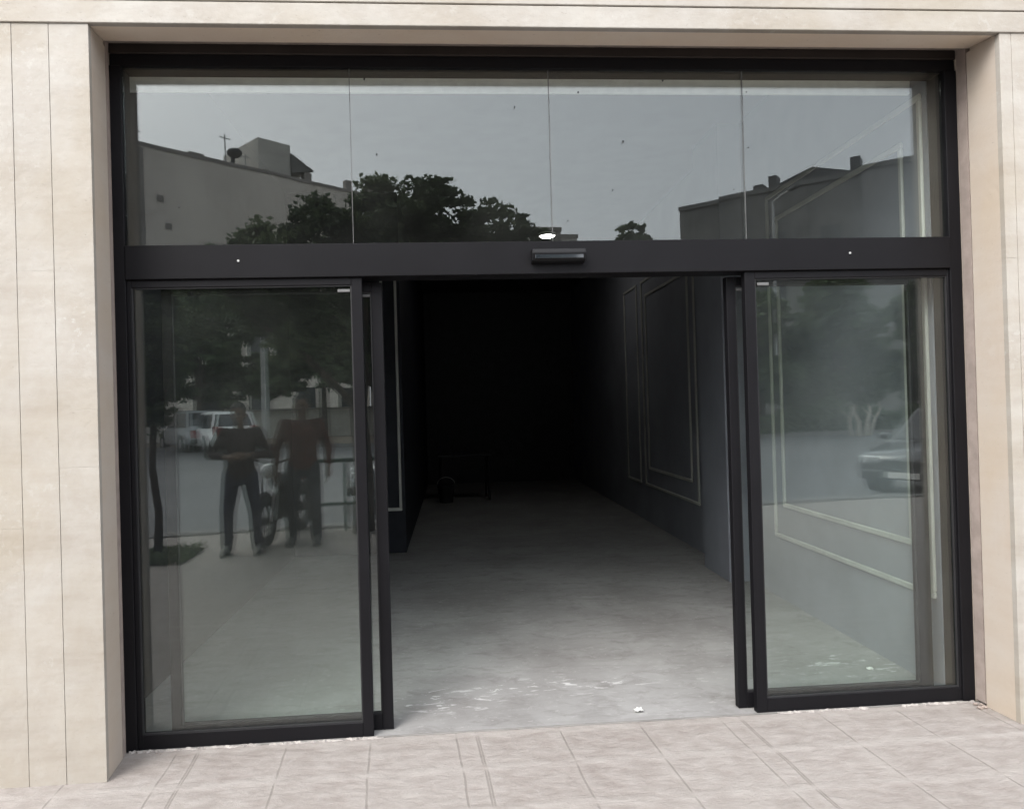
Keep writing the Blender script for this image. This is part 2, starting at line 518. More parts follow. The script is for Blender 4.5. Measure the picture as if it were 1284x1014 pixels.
# lintel courses
bm = NB()
xe = [-1.62, 5.80]
for a, b in zip(xe, xe[1:]):
    box(bm, a + .0002, b - .0002, -.007, .028, 3.2664, 3.364, .003)
xe2 = [-1.62, 5.80]
for r in range(9):
    z0 = 3.369 + r * .41
    off = 0
    for a, b in zip(xe2, xe2[1:]):
        box(bm, max(-1.62, a + off) + .002, min(5.8, b + off) - .002, -.008, .028, z0, z0 + .405, .003)
o = obj('stone_lintel', bm, M['stone'], shop); tones(o, 1.0, 1.04)
# backing masonry
bm = NB()
box(bm, -1.70, .008, .0295, .195, 0, 7.1)
box(bm, 4.21, 5.85, .0295, .195, 0, 7.1)
box(bm, .009, 4.209, .0295, .195, 3.30, 7.1)
box(bm, -1.70, -.0025, .2776, .410, 0, 4.3)
box(bm, 4.2035, 5.85, .2776, .410, 0, 4.3)
box(bm, -.0024, 4.2034, .2776, .410, 3.3205, 4.3)
obj('masonry_wall', bm, M['mortar'], shop)
for a, b in ((-1.70, -1.625), (5.805, 5.88)):
    bm = NB(); box(bm, a, b, -.03, .0285, 0, 7.1, .004)
    o = obj('corner_pilaster', bm, M['stone'], shop); tones(o)
# neighbouring plain stretches of the same block
bm = NB()
box(bm, -9, -1.705, .02, 13.2, 0, 7.1); box(bm, 5.885, 14, .02, 13.2, 0, 7.1)
box(bm, -1.70, 5.88, 5, 13.2, 4.3, 7.1)
o = obj('side_wall', bm, M['side_render'], shop)
# reveals (splayed a little) and soffit
bm = NB()
prism(bm, [(.0175, .0285), (.0085, .213), (-.09, .213), (-.09, .1965), (.0095, .1965), (.0095, .0285)], .001, 3.27, 'z')
o = obj('stone_reveal', bm, M['stone_in'], shop); tones(o, .98, 1.0)
bm = NB()
prism(bm, [(4.1985, .0285), (4.2000, .206), (4.3, .206), (4.3, .1965), (4.209, .1965), (4.209, .0285)], .001, 3.27, 'z')
o = obj('stone_reveal', bm, M['stone_in'], shop); tones(o, 1.0, 1.02)
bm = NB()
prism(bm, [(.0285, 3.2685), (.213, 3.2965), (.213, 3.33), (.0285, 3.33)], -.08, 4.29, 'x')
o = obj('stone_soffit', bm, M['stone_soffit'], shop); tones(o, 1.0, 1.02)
bm = NB()
prism(bm, [(.0082, .217), (.001, .2756), (-.1, .2756), (-.1, .217)], .001, 3.33, 'z')
prism(bm, [(4.2003, .214), (4.2015, .2756), (4.31, .2756), (4.31, .214)], .012, 3.33, 'z')
prism(bm, [(.217, 3.2985), (.2756, 3.3185), (.2756, 3.40), (.217, 3.40)], .0, 4.2, 'x')
obj('plaster_reveal', bm, M['plaster'], shop)

# interior shell
XW = 4.15
bm = NB()
box(bm, XW, XW + .12, .47, 12.6, -.02, 4.2)
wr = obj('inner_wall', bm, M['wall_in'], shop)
bm = NB()
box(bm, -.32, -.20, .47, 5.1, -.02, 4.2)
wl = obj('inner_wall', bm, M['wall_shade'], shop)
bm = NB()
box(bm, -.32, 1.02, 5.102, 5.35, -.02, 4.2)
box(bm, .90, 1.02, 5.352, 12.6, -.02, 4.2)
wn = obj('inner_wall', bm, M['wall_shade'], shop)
bm = NB()
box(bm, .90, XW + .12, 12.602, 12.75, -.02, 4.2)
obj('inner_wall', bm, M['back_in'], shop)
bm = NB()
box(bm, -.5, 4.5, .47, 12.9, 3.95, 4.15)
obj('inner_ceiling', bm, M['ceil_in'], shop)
# pilaster on the right wall
bm = NB()
box(bm, 3.945, XW - .001, 3.06, 3.72, 0, 3.949, .004)
obj('inner_pilaster', bm, M['wall_in'], shop)
# lintel above the doors on the inside, with its curtain rail board
bm = NB()
box(bm, -.20, XW - .002, .47, .60, 3.285, 3.949)
obj('inner_lintel', bm, M['lintel_in'], shop)
bm = NB()
box(bm, -.198, XW - .003, .601, .625, 3.205, 3.262, .003)
box(bm, -.198, XW - .003, .6015, .6245, 3.2621, 3.40)
obj('curtain_board', bm, M['white'], shop)

def mould_rect(bm, xw, y0, y1, z0, z1, w=.034, d=.020, side=-1):
    """rectangular picture moulding on the plane x=xw"""
    x0, x1 = (xw - d, xw) if side < 0 else (xw, xw + d)
    x0, x1 = min(x0, x1), max(x0, x1)
    box(bm, x0, x1, y0, y1, z0, z0 + w, .006)
    box(bm, x0, x1, y0, y1, z1 - w, z1, .006)
    box(bm, x0, x1, y0, y0 + w, z0 + w + .001, z1 - w - .001, .006)
    box(bm, x0, x1, y1 - w, y1, z0 + w + .001, z1 - w - .001, .006)
for (a, b, z0, z1) in ((.50, 2.53, .48, 3.17), (.68, 2.36, .73, 2.97), (4.40, 6.62, .48, 3.17), (4.62, 6.42, .70, 2.97), (6.86, 7.62, .48, 3.17)):
    bm = NB(); mould_rect(bm, XW - .001, a, b, z0, z1)
    obj('panel_moulding', bm, M['mould'], wr)
bm = NB()
for (x0, x1, z0, z1) in ((.80, .985, .46, .495), (.80, .985, 3.135, 3.17), (.80, .83, .496, 3.134), (.955, .985, .496, 3.134)):
    box(bm, x0, x1, 5.082, 5.101, z0, z1, .005)
obj('panel_moulding', bm, M['mould'], wn)
# the plan of the shop runs a little askew to its front
for o in list(shop.children_recursive):
    if o.name.split('.')[0] in ('inner_wall', 'inner_ceiling', 'inner_pilaster', 'inner_lintel', 'curtain_board', 'panel_moulding'):
        for v in o.data.vertices:
            x, y = v.co.x, v.co.y
            v.co.x = 1.3061 + .991 * (x - 1.5724) + .0714 * (y + 3.397)
            v.co.y = .955 * (y + 3.397) - 3.2821
# threshold strip
bm = NB()
box(bm, .06, 4.14, .2735, .2850, -.05, .004, .001)
obj('threshold', bm, M['galv_dull'], shop)

# ------------------------------------------------------------------ storefront
sf = thing('storefront', 'dark aluminium frame with four glass lights across the top', 'storefront', (0, .2766, 0))
TILT = math.radians(-.12)             # the left sliding pane sits a hair out of true, which doubles what it mirrors
def skew(o, px_, py_, ang):
    for v in o.data.vertices:
        x, y = v.co.x - px_, v.co.y - py_
        v.co.x = px_ + x * math.cos(ang) - y * math.sin(ang); v.co.y = py_ + x * math.sin(ang) + y * math.cos(ang)
def sobj(name, bm, mat, parent=sf):
    for v in bm.verts: v.co.y -= .3355
    return obj(name, bm, mat, parent)
bm = NB()
box(bm, .0, .052, .3355, .462, 0, 3.215, .002)
box(bm, 4.136, 4.2, .3355, .462, 0, 3.215, .002)
box(bm, .0, 4.2, .345, .462, 3.2155, 3.272, .002)
fr = sobj('frame', bm, M['alu'])
bm = NB()
box(bm, .0, 4.2, .3356, .455, 3.2725, 3.3185, .003)
sobj('head_profile', bm, M['alu_brown'])
bm = NB()
box(bm, .0525, 4.1355, .3300, .470, 2.2056, 2.3655, .003)
tb = sobj('transom_bar', bm, M['alu'])
for sx in (.575, 3.60):
    b2 = NB(); wheelcyl(b2, (sx, .3285, 2.288), .0055, .004, 12)
    sobj('screw', b2, M['screw'], tb)
jx = [.0525, 1.117, 2.092, 3.078, 4.1355]
for a, b in zip(jx, jx[1:]):
    bm = NB(); box(bm, a + .0015, b - .0015, .358, .368, 2.366, 3.215)
    pane = sobj('transom_pane', bm, M['glass'])
for j in jx[1:-1]:
    bm = NB(); box(bm, j - .0014, j + .0014, .357, .369, 2.366, 3.215)
    sobj('seal_joint', bm, M['gap'])
# fly specks and dabs of sealant on the lights
for (sx, sz) in ((1.19, 3.165), (2.67, 3.165), (2.24, 3.105), (1.92, 3.03), (2.46, 2.86), (1.24, 2.80), (3.10, 3.11), (3.10, 2.83), (2.17, 2.47), (2.40, 2.62), (.30, 2.55), (3.02, 2.62)):
    M4 = Matrix.Translation((sx, .3572, sz)) @ Matrix.Diagonal((random.uniform(.003, .006), .001, random.uniform(.003, .008), 1))
    bm = NB(); bmesh.ops.create_icosphere(bm, subdivisions=1, radius=1, matrix=M4)
    sobj('sealant_dab', bm, M['seal'])

def leaf(name, label, cat, x0, x1, y0, y1, z0, z1, sl, sr, sb, st, group, ang=0.0):
    t = thing(name, label, cat, ((x0 + x1) / 2, (y0 + y1) / 2, 0), 0, group)
    def place(bm):
        for v in bm.verts:
            v.co.x -= (x0 + x1) / 2; v.co.y -= (y0 + y1) / 2
        return bm
    bm = NB()
    box(bm, x0, x0 + sl, y0, y1, z0, z1, .002)
    box(bm, x1 - sr, x1, y0, y1, z0, z1, .002)
    box(bm, x0 + sl + .0005, x1 - sr - .0005, y0, y1, z0, z0 + sb, .002)
    box(bm, x0 + sl + .0005, x1 - sr - .0005, y0, y1, z1 - st, z1, .002)
    obj('frame', place(bm), M['alu'], t)
    ym = (y0 + y1) / 2
    bm = NB(); box(bm, x0 + sl - .008, x1 - sr + .008, ym - .005, ym + .005, z0 + sb - .008, z1 - st + .008)
    pane = obj('pane', place(bm), M['glass'], t)
    if ang: skew(pane, 0, 0, ang)
    bm = NB()
    g = .006
    box(bm, x0 + sl, x0 + sl + g, ym - .014, ym - .0055, z0 + sb, z1 - st)
    box(bm, x1 - sr - g, x1 - sr, ym - .014, ym - .0055, z0 + sb, z1 - st)
    box(bm, x0 + sl + g, x1 - sr - g, ym - .014, ym - .0055, z0 + sb, z0 + sb + g)
    box(bm, x0 + sl + g, x1 - sr - g, ym - .014, ym - .0055, z1 - st - g, z1 - st)
    obj('glazing_bead', place(bm), M['seal'], t)
    return t, place
t, pl = leaf('fixed_glass_panel', 'fixed tall glass panel left of the open doorway, next to the left stone pier', 'glass panel', .053, 1.152, .2861, .3261, 0, 2.2050, .020, .050, .071, .036, 'glazed panels beside the doorway')
bm = NB(); box(bm, 1.035, 1.095, .2931, .3001, 2.135, 2.150, .002); obj('roller_clip', pl(bm), M['clip'], t)
t, pl = leaf('fixed_glass_panel', 'fixed tall glass panel right of the open doorway, next to the right stone reveal', 'glass panel', 3.056, 4.1355, .2861, .3261, 0, 2.2050, .053, .010, .072, .036, 'glazed panels beside the doorway')
bm = NB(); box(bm, 3.125, 3.185, .2931, .3001, 2.135, 2.150, .002); obj('roller_clip', pl(bm), M['clip'], t)
t, pl = leaf('sliding_door', 'sliding glass door leaf slid open behind the left fixed panel', 'door', .188, 1.247, .3531, .3931, .003, 2.190, .049, .054, .078, .045, 'sliding door leaves', TILT)
bm = NB(); box(bm, 1.150, 1.19, .3611, .3676, 2.12, 2.135, .002); obj('roller_clip', pl(bm), M['clip'], t)
t, pl = leaf('sliding_door', 'sliding glass door leaf slid open behind the right fixed panel', 'door', 2.991, 4.037, .3531, .3931, .003, 2.190, .046, .070, .078, .045, 'sliding door leaves')
bm = NB(); box(bm, 3.045, 3.08, .3611, .3676, 2.12, 2.135, .002); obj('roller_clip', pl(bm), M['clip'], t)

# crumbs of mortar left along the foot of the frame
def residue(x0, x1, n):
    bm = NB()
    ps = [(x0 + (x1 - x0) * i / n, .270 + random.uniform(-.006, .004), .001) for i in range(n + 1)]
    tube(bm, ps, [(random.uniform(.002, .010), random.uniform(.003, .011)) for _ in ps], 6)
    obj('mortar_bead', bm, M['white_dirty'], shop)
residue(.02, .62, 60); residue(.66, 1.20, 50); residue(3.15, 3.62, 36); residue(3.80, 4.18, 34)
# motion sensor on the bar
ms = thing('motion_sensor', 'small black motion sensor box mounted on the bar above the doorway', 'sensor', (2.1055, .270, 2.287))
bm = NB()
prism(bm, [(0.0, .033), (-.046, .032), (-.053, .010), (-.042, -.024), (-.012, -.033), (0.0, -.033)], -.131, .131, 'x', .003)
obj('housing', bm, M['sensor'], ms)
bm = NB()
box(bm, -.118, .118, -.0525, -.047, -.016, .002, .001)
obj('lens', bm, M['carglass'], ms)

# downlight in the ceiling of the shop
dl = thing('downlight', 'small round lit lamp hanging under the dark shop ceiling', 'lamp', (3.44, 6.80, 3.93))
bm = NB(); wheelcyl(bm, (0, 0, .0), .12, .04, 32, 'z'); obj('housing', bm, M['white'], dl)
bm = NB(); wheelcyl(bm, (0, 0, -.026), .088, .01, 32, 'z'); obj('diffuser', bm, M['lit'], dl)

# dark things on the shop floor, deep inside
bk = thing('bucket', 'black builder bucket standing on the floor deep inside the dark shop', 'bucket', (2.08, 9.0, 0))
bm = NB()
tube(bm, [(0, 0, 0), (0, 0, .30)], [.11, .15], 20)
obj('body', bm, M['black'], bk)
bm = NB(); tube(bm, [(.15 * math.cos(a), 0, .30 + .12 * math.sin(a)) for a in [PI * k / 10 for k in range(11)]], .005, 6); obj('handle', bm, M['galv'], bk)
ld = thing('trestle', 'dark trestle table standing beside the bucket deep inside the shop', 'table', (2.42, 9.35, 0))
bm = NB(); box(bm, -.45, .45, -.25, .25, .74, .78, .004); obj('top', bm, M['black'], ld)
for sx in (-.4, .4):
    for sy in (-.2, .2):
        bm = NB(); tube(bm, [(sx, sy * 1.2, 0), (sx, sy * .6, .74)], .02, 8); obj('leg', bm, M['black'], ld)

# scraps
def rubble(name, label, cat, x, y, s, mat, n=5, group=None):
    bm = NB()
    for k in range(n):
        sc = s * random.uniform(.4, 1)
        M4 = Matrix.Translation((random.uniform(-s, s) * 1.2, random.uniform(-s, s) * 1.2, sc * .35)) @ Matrix.Rotation(random.uniform(0, 6), 4, Vector((random.random(), random.random(), 1)).normalized()) @ Matrix.Diagonal((sc, sc * .8, sc * .5, 1))
        r = bmesh.ops.create_icosphere(bm, subdivisions=2, radius=.7, matrix=M4)
        for v in r['verts']:
            v.co += Vector((random.uniform(-1, 1), random.uniform(-1, 1), random.uniform(-1, 1))) * sc * .10
    o = obj(name, bm, mat); o.location = (x, y, 0.0)
    return tag(o, label, cat, group)
rubble('plaster_fragment', 'crumbled plaster lump on the pavement at the foot of the right reveal', 'rubble', 4.160, .205, .022, M['plaster'], 9)
rubble('plaster_fragment', 'white plaster crumbs on the floor behind the right glass panel', 'rubble', 3.975, .785, .014, M['white'], 7)
rubble('plaster_fragment', 'small chip of plaster below the frame corner on the left', 'rubble', .16, .245, .010, M['plaster'], 4)
bm = NB()
n = 5
g = [[bm.verts.new((i * .011 - .022, j * .011 - .022, .006 + .012 * random.random())) for i in range(n)] for j in range(n)]
for j in range(n - 1):
    for i in range(n - 1):
        bm.faces.new((g[j][i], g[j][i + 1], g[j + 1][i + 1], g[j + 1][i]))
r = bmesh.ops.solidify(bm, geom=bm.faces[:], thickness=.002)
o = obj('paper_scrap', bm, M['paper']); o.location = (2.482, .388, 0)
tag(o, 'crumpled scrap of white paper on the floor just inside the doorway', 'paper')

# ------------------------------------------------------------------ trees and plants
def leaf_quads(me_name, pts, size, mat, parent, name='crown', flat=.32):
    """one mesh of leaf sprays: pts = (position, tone)"""
    verts, faces, tn = [], [], []
    for p, t in pts:
        s = size * random.uniform(.6, 1.3)
        d = Vector((random.gauss(0, 1), random.gauss(0, 1), random.gauss(-.2, .7))).normalized()
        u = d.orthogonal().normalized()
        u.rotate(Matrix.Rotation(random.uniform(0, 2 * PI), 3, d))
        w = d.cross(u)
        b = len(verts)
        verts += [p - d * s * .5, p + u * s * flat + w * s * .05, p + d * s * .5, p - u * s * flat + w * s * .08]
        faces.append((b, b + 1, b + 2, b + 3))
        tn.append(t)
    me = bpy.data.meshes.new(me_name)
    me.from_pydata([tuple(v) for v in verts], [], faces)
    a = me.attributes.new('tone', 'FLOAT', 'FACE')
    a.data.foreach_set('value', tn)
    return link_mesh(name, me, mat, parent)

def cloud_points(blobs, n, nclump=46):
    out = []
    vols = [b[3] * b[4] * b[5] for b in blobs]
    tot = sum(vols)
    for b, v in zip(blobs, vols):
        c = Vector(b[:3])
        base = random.uniform(.1, .75)
        # sub clumps near the blob's skin
        clumps = []
        for k in range(nclump):
            d = Vector((random.gauss(0, 1), random.gauss(0, 1), random.gauss(0, 1))).normalized() * random.uniform(.45, 1.0)
            clumps.append((Vector((d.x * b[3], d.y * b[4], d.z * b[5])), random.uniform(.14, .40), random.uniform(-.3, .3)))
        rm = min(b[3:6])
        for i in range(int(n * v / tot)):
            q, r, dt = random.choice(clumps)
            e = Vector((random.gauss(0, 1.15), random.gauss(0, 1.15), random.gauss(0, .6)))
            if e.length > 2.2: e *= 2.2 / e.length
            p = c + q + e * r * rm * .55
            out.append((p, min(1, max(0, base + dt + random.uniform(-.2, .2)))))
    return out

def tree(name, label, x, y, z0, trunk_pts, trunk_r, limbs, blobs, n, size, mat, bark, group=None, cat='tree'):
    t = thing(name, label, cat, (x, y, z0), 0, group)
    bm = NB()
    tube(bm, trunk_pts, trunk_r, 10)
    for pts, r in limbs:
        tube(bm, pts, r, 6)
    obj('trunk', bm, bark, t, True)
    leaf_quads('crown', cloud_points(blobs, n), size, mat, t)
    return t

def auto_tree(label, x, y, top, bottom, width, n, size, mat=None, trunk_r=.16, name='street_tree', group='trees across the road', lean=0, bark=None):
    z0 = gz(y) + .08
    H = top - z0
    tp = [(0, 0, -.1), (lean * .3, 0, H * .22), (lean * .7, .05, H * .42), (lean, 0, H * .72)]
    tr = [trunk_r * 1.25, trunk_r, trunk_r * .8, trunk_r * .3]
    limbs, blobs = [], []
    cz = (top + bottom) / 2 - z0
    hz = (top - bottom) / 2
    nb = 11
    for k in range(nb):
        a = 2 * PI * k / nb + random.uniform(-.3, .3)
        rr = width * random.uniform(.15, .37)
        zz = cz + hz * random.uniform(-.65, .55)
        e = Vector((lean + rr * math.cos(a), rr * .8 * math.sin(a), zz))
        s = Vector((lean * .6, 0, H * random.uniform(.25, .5)))
        limbs.append(([tuple(s), tuple((s + e) / 2 + Vector((0, 0, .3))), tuple(e)], [trunk_r * .5, trunk_r * .3, trunk_r * .08]))
        blobs.append((e.x, e.y, e.z, width * random.uniform(.14, .22), width * random.uniform(.13, .2), hz * random.uniform(.26, .40)))
    blobs.append((lean, 0, top - z0 - hz * .32, width * .2, width * .18, hz * .32))
    return tree(name, label, x, y, z0, tp, tr, limbs, blobs, n, size, mat or M['leaf_far'], bark or M['bark'], group)

auto_tree('widest leafy tree across the road, straight behind the nearest street tree', 3.0, -26.6, 9.4, 1.7, 9.0, 26000, .34, trunk_r=.2)
auto_tree('leafy tree across the road just right of the widest one', 6.7, -27.6, 8.8, 1.8, 5.2, 15000, .34)
auto_tree('broad tree across the road in front of the long beige wall', -1.7, -26.1, 8.0, 1.7, 5.6, 20000, .34)
auto_tree('low tree across the road farthest to the left, before the beige wall', -6.4, -25.2, 7.4, 1.6, 5.6, 14000, .32)
auto_tree('small far tree top peeping over the bar right of centre', 10.86, -24.7, 8.7, 3.0, 4.0, 9000, .28)
for x, y, tp, w, lb in ((15.6, -24.2, 5.9, 4.4, 'dense green tree reflected in the right panel, first from the doorway'), (19.3, -25.2, 6.9, 4.8, 'dense green tree reflected in the right panel above the pale stemmed shrub'), (23.3, -24.7, 6.4, 4.4, 'dense green tree reflected at the right edge, behind the parked grey car')):
    auto_tree(lb, x, y, tp, 1.0, w + .8, 14000, .30)
# street tree at the pavement edge, its crown over the kerb
nt_ = tree('street_tree', 'nearest leafy street tree at the pavement edge, its feathery crown reflected across the transom', .82, -5.71, 0,
     [(0, 0, -.05), (.02, .02, .8), (-.03, 0, 1.7), (.05, 0, 2.6), (.2, 0, 3.4)], [.12, .10, .09, .07, .03],
     [([(-.03, 0, 1.7), (-.6, .1, 2.4), (-1.4, .1, 3.1)], [.06, .045, .015]), ([(0, 0, 2.0), (.8, -.1, 2.8), (1.9, 0, 3.4)], [.06, .045, .015]),
      ([(.05, 0, 2.5), (.6, .1, 3.3), (1.0, 0, 4.1)], [.05, .035, .012]), ([(.05, 0, 2.4), (-.3, -.6, 3.0), (-.5, -1.0, 3.5)], [.045, .03, .01]), ([(.05, 0, 2.4), (.1, .7, 3.0), (.2, 1.1, 3.4)], [.045, .03, .01])],
     [(-1.80, .0, 3.60, .36, .5, .36), (-1.30, .1, 3.62, .42, .6, .42), (-.90, .2, 3.85, .45, .7, .42), (-.35, -.1, 4.05, .55, .9, .50), (.27, .1, 4.25, .55, .9, .44), (.85, 0, 4.40, .50, .7, .40), (1.0, 0, 4.62, .26, .4, .24), (1.5, -.1, 4.05, .50, .7, .42), (1.95, .1, 3.90, .38, .6, .34), (2.15, 0, 3.55, .26, .4, .42),
      (-1.1, -.3, 3.1, .6, .7, .40), (-.4, .3, 3.4, .7, .8, .5), (.4, .4, 3.4, .7, .8, .5), (1.1, -.3, 3.4, .7, .8, .5), (-2.0, .2, 2.85, .34, .4, .34), (-.5, -.6, 2.85, .5, .5, .35), (.2, .2, 2.55, .40, .5, .28), (-.75, .4, 2.55, .30, .3, .25)],
     62000, .085, M['leaf'], M['bark'], cat='tree')
nt_.scale = (1.10, 1, .945)
# young tree in the pavement on the left
t = tree('young_tree', 'slim young tree growing from a planting pit in the pavement, left of the two people', -1.40, -4.584, 0,
         [(0, 0, -.02), (.02, 0, .5), (-.04, .02, 1.0), (-.01, 0, 1.6), (.02, 0, 2.6)], [.055, .045, .042, .035, .012],
         [([(-.01, 0, 1.5), (.16, .05, 1.9), (.24, .1, 2.4)], [.018, .014, .005]), ([(0, 0, 1.7), (-.18, -.05, 2.1), (-.24, 0, 2.6)], [.018, .014, .005])],
         [(.0, 0, 1.72, .20, .2, .33), (-.06, 0, 2.15, .26, .26, .32), (.12, .05, 2.45, .28, .24, .30), (0, 0, 2.8, .28, .26, .30), (.25, .05, 2.1, .16, .16, .22), (0, 0, 3.05, .18, .18, .16)], 13000, .065, M['leaf'], M['bark'], cat='tree')
bm = NB()
box(bm, -2.0, -1.13, -4.90, -4.08, -.05, .006)
o = obj('planting_pit', bm, M['earth']); tag(o, kind='structure')
pts = [(Vector((random.uniform(-1.95, -.98), random.uniform(-4.85, -4.03), random.uniform(.01, .10) * random.random() ** .5)), random.random()) for _ in range(1500)]
o = leaf_quads('ground_cover', pts, .06, M['leaf'], None, 'ground_cover'); tag(o, 'low dark ground cover round the young tree trunk', 'ground cover', kind='stuff')

# hedge and pale shrub across the road
hd = thing('hedge', 'long low green hedge along the far edge of the road', 'hedge', (1.7, .75, -.12))
pts = []
for _ in range(16000):
    x = random.uniform(10.5, 27); y = -23.3 + random.uniform(-.5, .5)
    h = 1.0 + .22 * math.sin(x * 1.3) + .12 * math.sin(x * 3.7)
    pts.append((Vector((x, y, gz(y) + .1 + h * random.random() ** .8)), random.random()))
leaf_quads('foliage', pts, .20, M['leaf_hedge'], hd, 'foliage')
sh = thing('bare_shrub', 'bare pale stemmed shrub standing before the green hedge', 'shrub', (17.5, -20.9, gz(-20.9)))
bm = NB()
for dx, ln, r in ((-.42, .15, .06), (-.05, -.25, .10), (.30, .1, .10), (.52, .3, .07)):
    base = Vector((dx * .7, 0, -.05))
    mid = base + Vector((dx * .25, .05, .55)); topp = mid + Vector((ln, 0, .55))
    tube(bm, [base, mid, topp], [r, r * .8, r * .25], 7)
    for k in range(3):
        q = mid.lerp(topp, .2 + .25 * k)
        tube(bm, [q, q + Vector((random.uniform(-.25, .25), random.uniform(-.1, .1), .3))], [r * .35, .012], 5)
obj('stems', bm, M['bark_pale'], sh)

# ------------------------------------------------------------------ buildings across the road
def oriented(P, u, nrm):
    """frame for walls: s along u, d along nrm (towards us), z up"""
    return lambda s, d, z: (P[0] + u[0] * s + nrm[0] * d, P[1] + u[1] * s + nrm[1] * d, z)
def obox(bm, F, s0, s1, d0, d1, z0, z1):
    vs = [bm.verts.new(F(s, d, z)) for s in (s0, s1) for d in (d0, d1) for z in (z0, z1)]
    for f in [(0, 1, 3, 2), (4, 6, 7, 5), (0, 4, 5, 1), (2, 3, 7, 6), (0, 2, 6, 4), (1, 5, 7, 3)]:
        bm.faces.new([vs[i] for i in f])
u = Vector((11.271, -9.376)).normalized(); nn = Vector((-u.y, u.x))
if nn.y < 0: nn = -nn
FL0 = oriented((-12.098, -35.541), u, nn)
FL = lambda s, d, z: FL0(s * 1.047, d, z)
bl = thing('apartment_building', 'long plain beige building with a rooftop hut and awning, beyond the trees', 'building')
bm = NB(); obox(bm, FL, -14, 14.2, -13, 0, .3, 15.8); obj('wall', bm, M['render_beige'], bl)
bm = NB()
obox(bm, FL, -14, 14.25, -.25, .05, 15.801, 16.0); obox(bm, FL, 14.0, 14.25, -13, -.251, 15.801, 16.0)
obj('parapet', bm, M['render_dark'], bl)
bm = NB(); obox(bm, FL, .05, .55, .001, .06, .3, 15.7); obj('drain_panel', bm, M['render_dark'], bl)
hut = NB(); obox(hut, FL, 7.1, 9.3, -4.6, -.3, 15.8, 18.0)
ht = obj('rooftop_hut', hut, M['render_pale'], bl)
bm = NB()
vs = [bm.verts.new(FL(*q)) for q in ((9.32, -.2, 17.5), (10.9, -.2, 16.75), (10.9, -3, 16.75), (9.32, -3, 17.5), (9.32, -.2, 16.3), (9.32, -3, 16.3))]
for f in ((0, 1, 2, 3), (0, 4, 1), (3, 2, 5), (4, 5, 2, 1), (0, 3, 5, 4)): bm.faces.new([vs[i] for i in f])
obj('awning', bm, M['brick'], ht)
for a, b, h in ((10.2, 10.7, 16.55), (13.2, 13.6, 16.7), (3.1, 3.9, 16.2)):
    bm = NB(); obox(bm, FL, a, b, -.6, -.2, 15.95, h); obj('chimney', bm, M['render_dark'], bl)
bm = NB()
M4 = Matrix.Translation(FL(5.9, -.8, 16.9)) @ Matrix.Diagonal((.45, .45, .28, 1))
bmesh.ops.create_uvsphere(bm, u_segments=14, v_segments=8, radius=1, matrix=M4)
tube(bm, [FL(5.75, -.8, 15.8), FL(5.8, -.8, 16.8)], .12, 6)
obj('water_tank', bm, M['tank'], bl)
for s, h in ((5.2, 1.7), (6.4, .9), (.35, .9)):
    bm = NB(); tube(bm, [FL(s, -.5, 15.8), FL(s, -.5, 16 + h)], .04, 5); tube(bm, [FL(s - .3, -.5, 15.8 + h), FL(s + .3, -.5, 15.8 + h)], .03, 5); obj('antenna', bm, M['galv'], bl)
for s, z in ((1.6, 11.6), (1.2, 13.0)):
    bm = NB(); obox(bm, FL, s, s + .35, .001, .04, z, z + .35); obj('vent', bm, M['render_dark'], bl)
for s in (3, 6, 9, 12):
    for z in (1.6, 4.8, 8.0):
        bm = NB(); obox(bm, FL, s, s + 1.3, .001, .06, z, z + 1.5); w = obj('window', bm, M['window_dark'], bl)

# right row of buildings
ur = Vector((29.33 - 19.807, -34.07 + 42.406)).normalized(); nr = Vector((-ur.y, ur.x))
FR = oriented((19.807, -42.406), ur, nr)
def block(label, s0, s1, top, mat, d=0.0, win=True, rooftop=()):
    b = thing('city_building', label, 'building', (0, 0, 0), 0, 'grey buildings in the right transom light')
    bm = NB(); obox(bm, FR, s0, s1 - .01, -12, d, .3, top); obj('wall', bm, mat, b)
    bm = NB(); obox(bm, FR, s0 - .02, s1 + .01, -12, d + .15, top + .001, top + .25); obj('parapet', bm, M['brick'], b)
    if win:
        for k in range(max(1, int((s1 - s0) / 2.0))):
            for z in (3.6, 6.8, 10.0):
                if z + 1.5 > top - .5: continue
                q = s0 + .6 + k * 2.0
                bm = NB(); obox(bm, FR, q, q + 1.1, d + .001, d + .05, z, z + 1.5); obj('window', bm, M['window_dark'], b)
    for (s, w, h) in rooftop:
        bm = NB(); obox(bm, FR, s, s + w, -1.6, -.6, top + .25, top + .25 + h); obj('roof_box', bm, M['tank'], b)
    return b
block('darkest grey building at the low left end of the row beyond the right glass', 0, 2.6, 13.9, M['brick'], 0, True, ((1.0, .5, .2),))
block('grey brick building with roof tanks, second in the row beyond the right glass', 2.6, 7.6, 14.0, M['brick'], .1, True, ((4.4, .6, .5), (5.3, .45, .9)))
b = block('taller grey building with a low pitched roof, third in the row beyond the right glass', 7.6, 10.4, 14.0, M['brick'], .05, True, ((9.75, .5, 1.0),))
bm = NB()
vs = [bm.verts.new(FR(s, d, z)) for d in (-11, .1) for s, z in ((5.4, 14.2), (7.9, 14.95), (10.3, 14.2))]
bm.faces.new((vs[0], vs[1], vs[4], vs[3])); bm.faces.new((vs[1], vs[2], vs[5], vs[4])); bm.faces.new((vs[0], vs[2], vs[1])); bm.faces.new((vs[3], vs[4], vs[5])); bm.faces.new((vs[0], vs[3], vs[5], vs[2]))
obj('roof', bm, M['tank'], b)
block('smooth windowless grey building at the high right end of the row beyond the right glass', 10.4, 19, 14.2, M['brick2'], .12, False, ((13, .3, .3),))
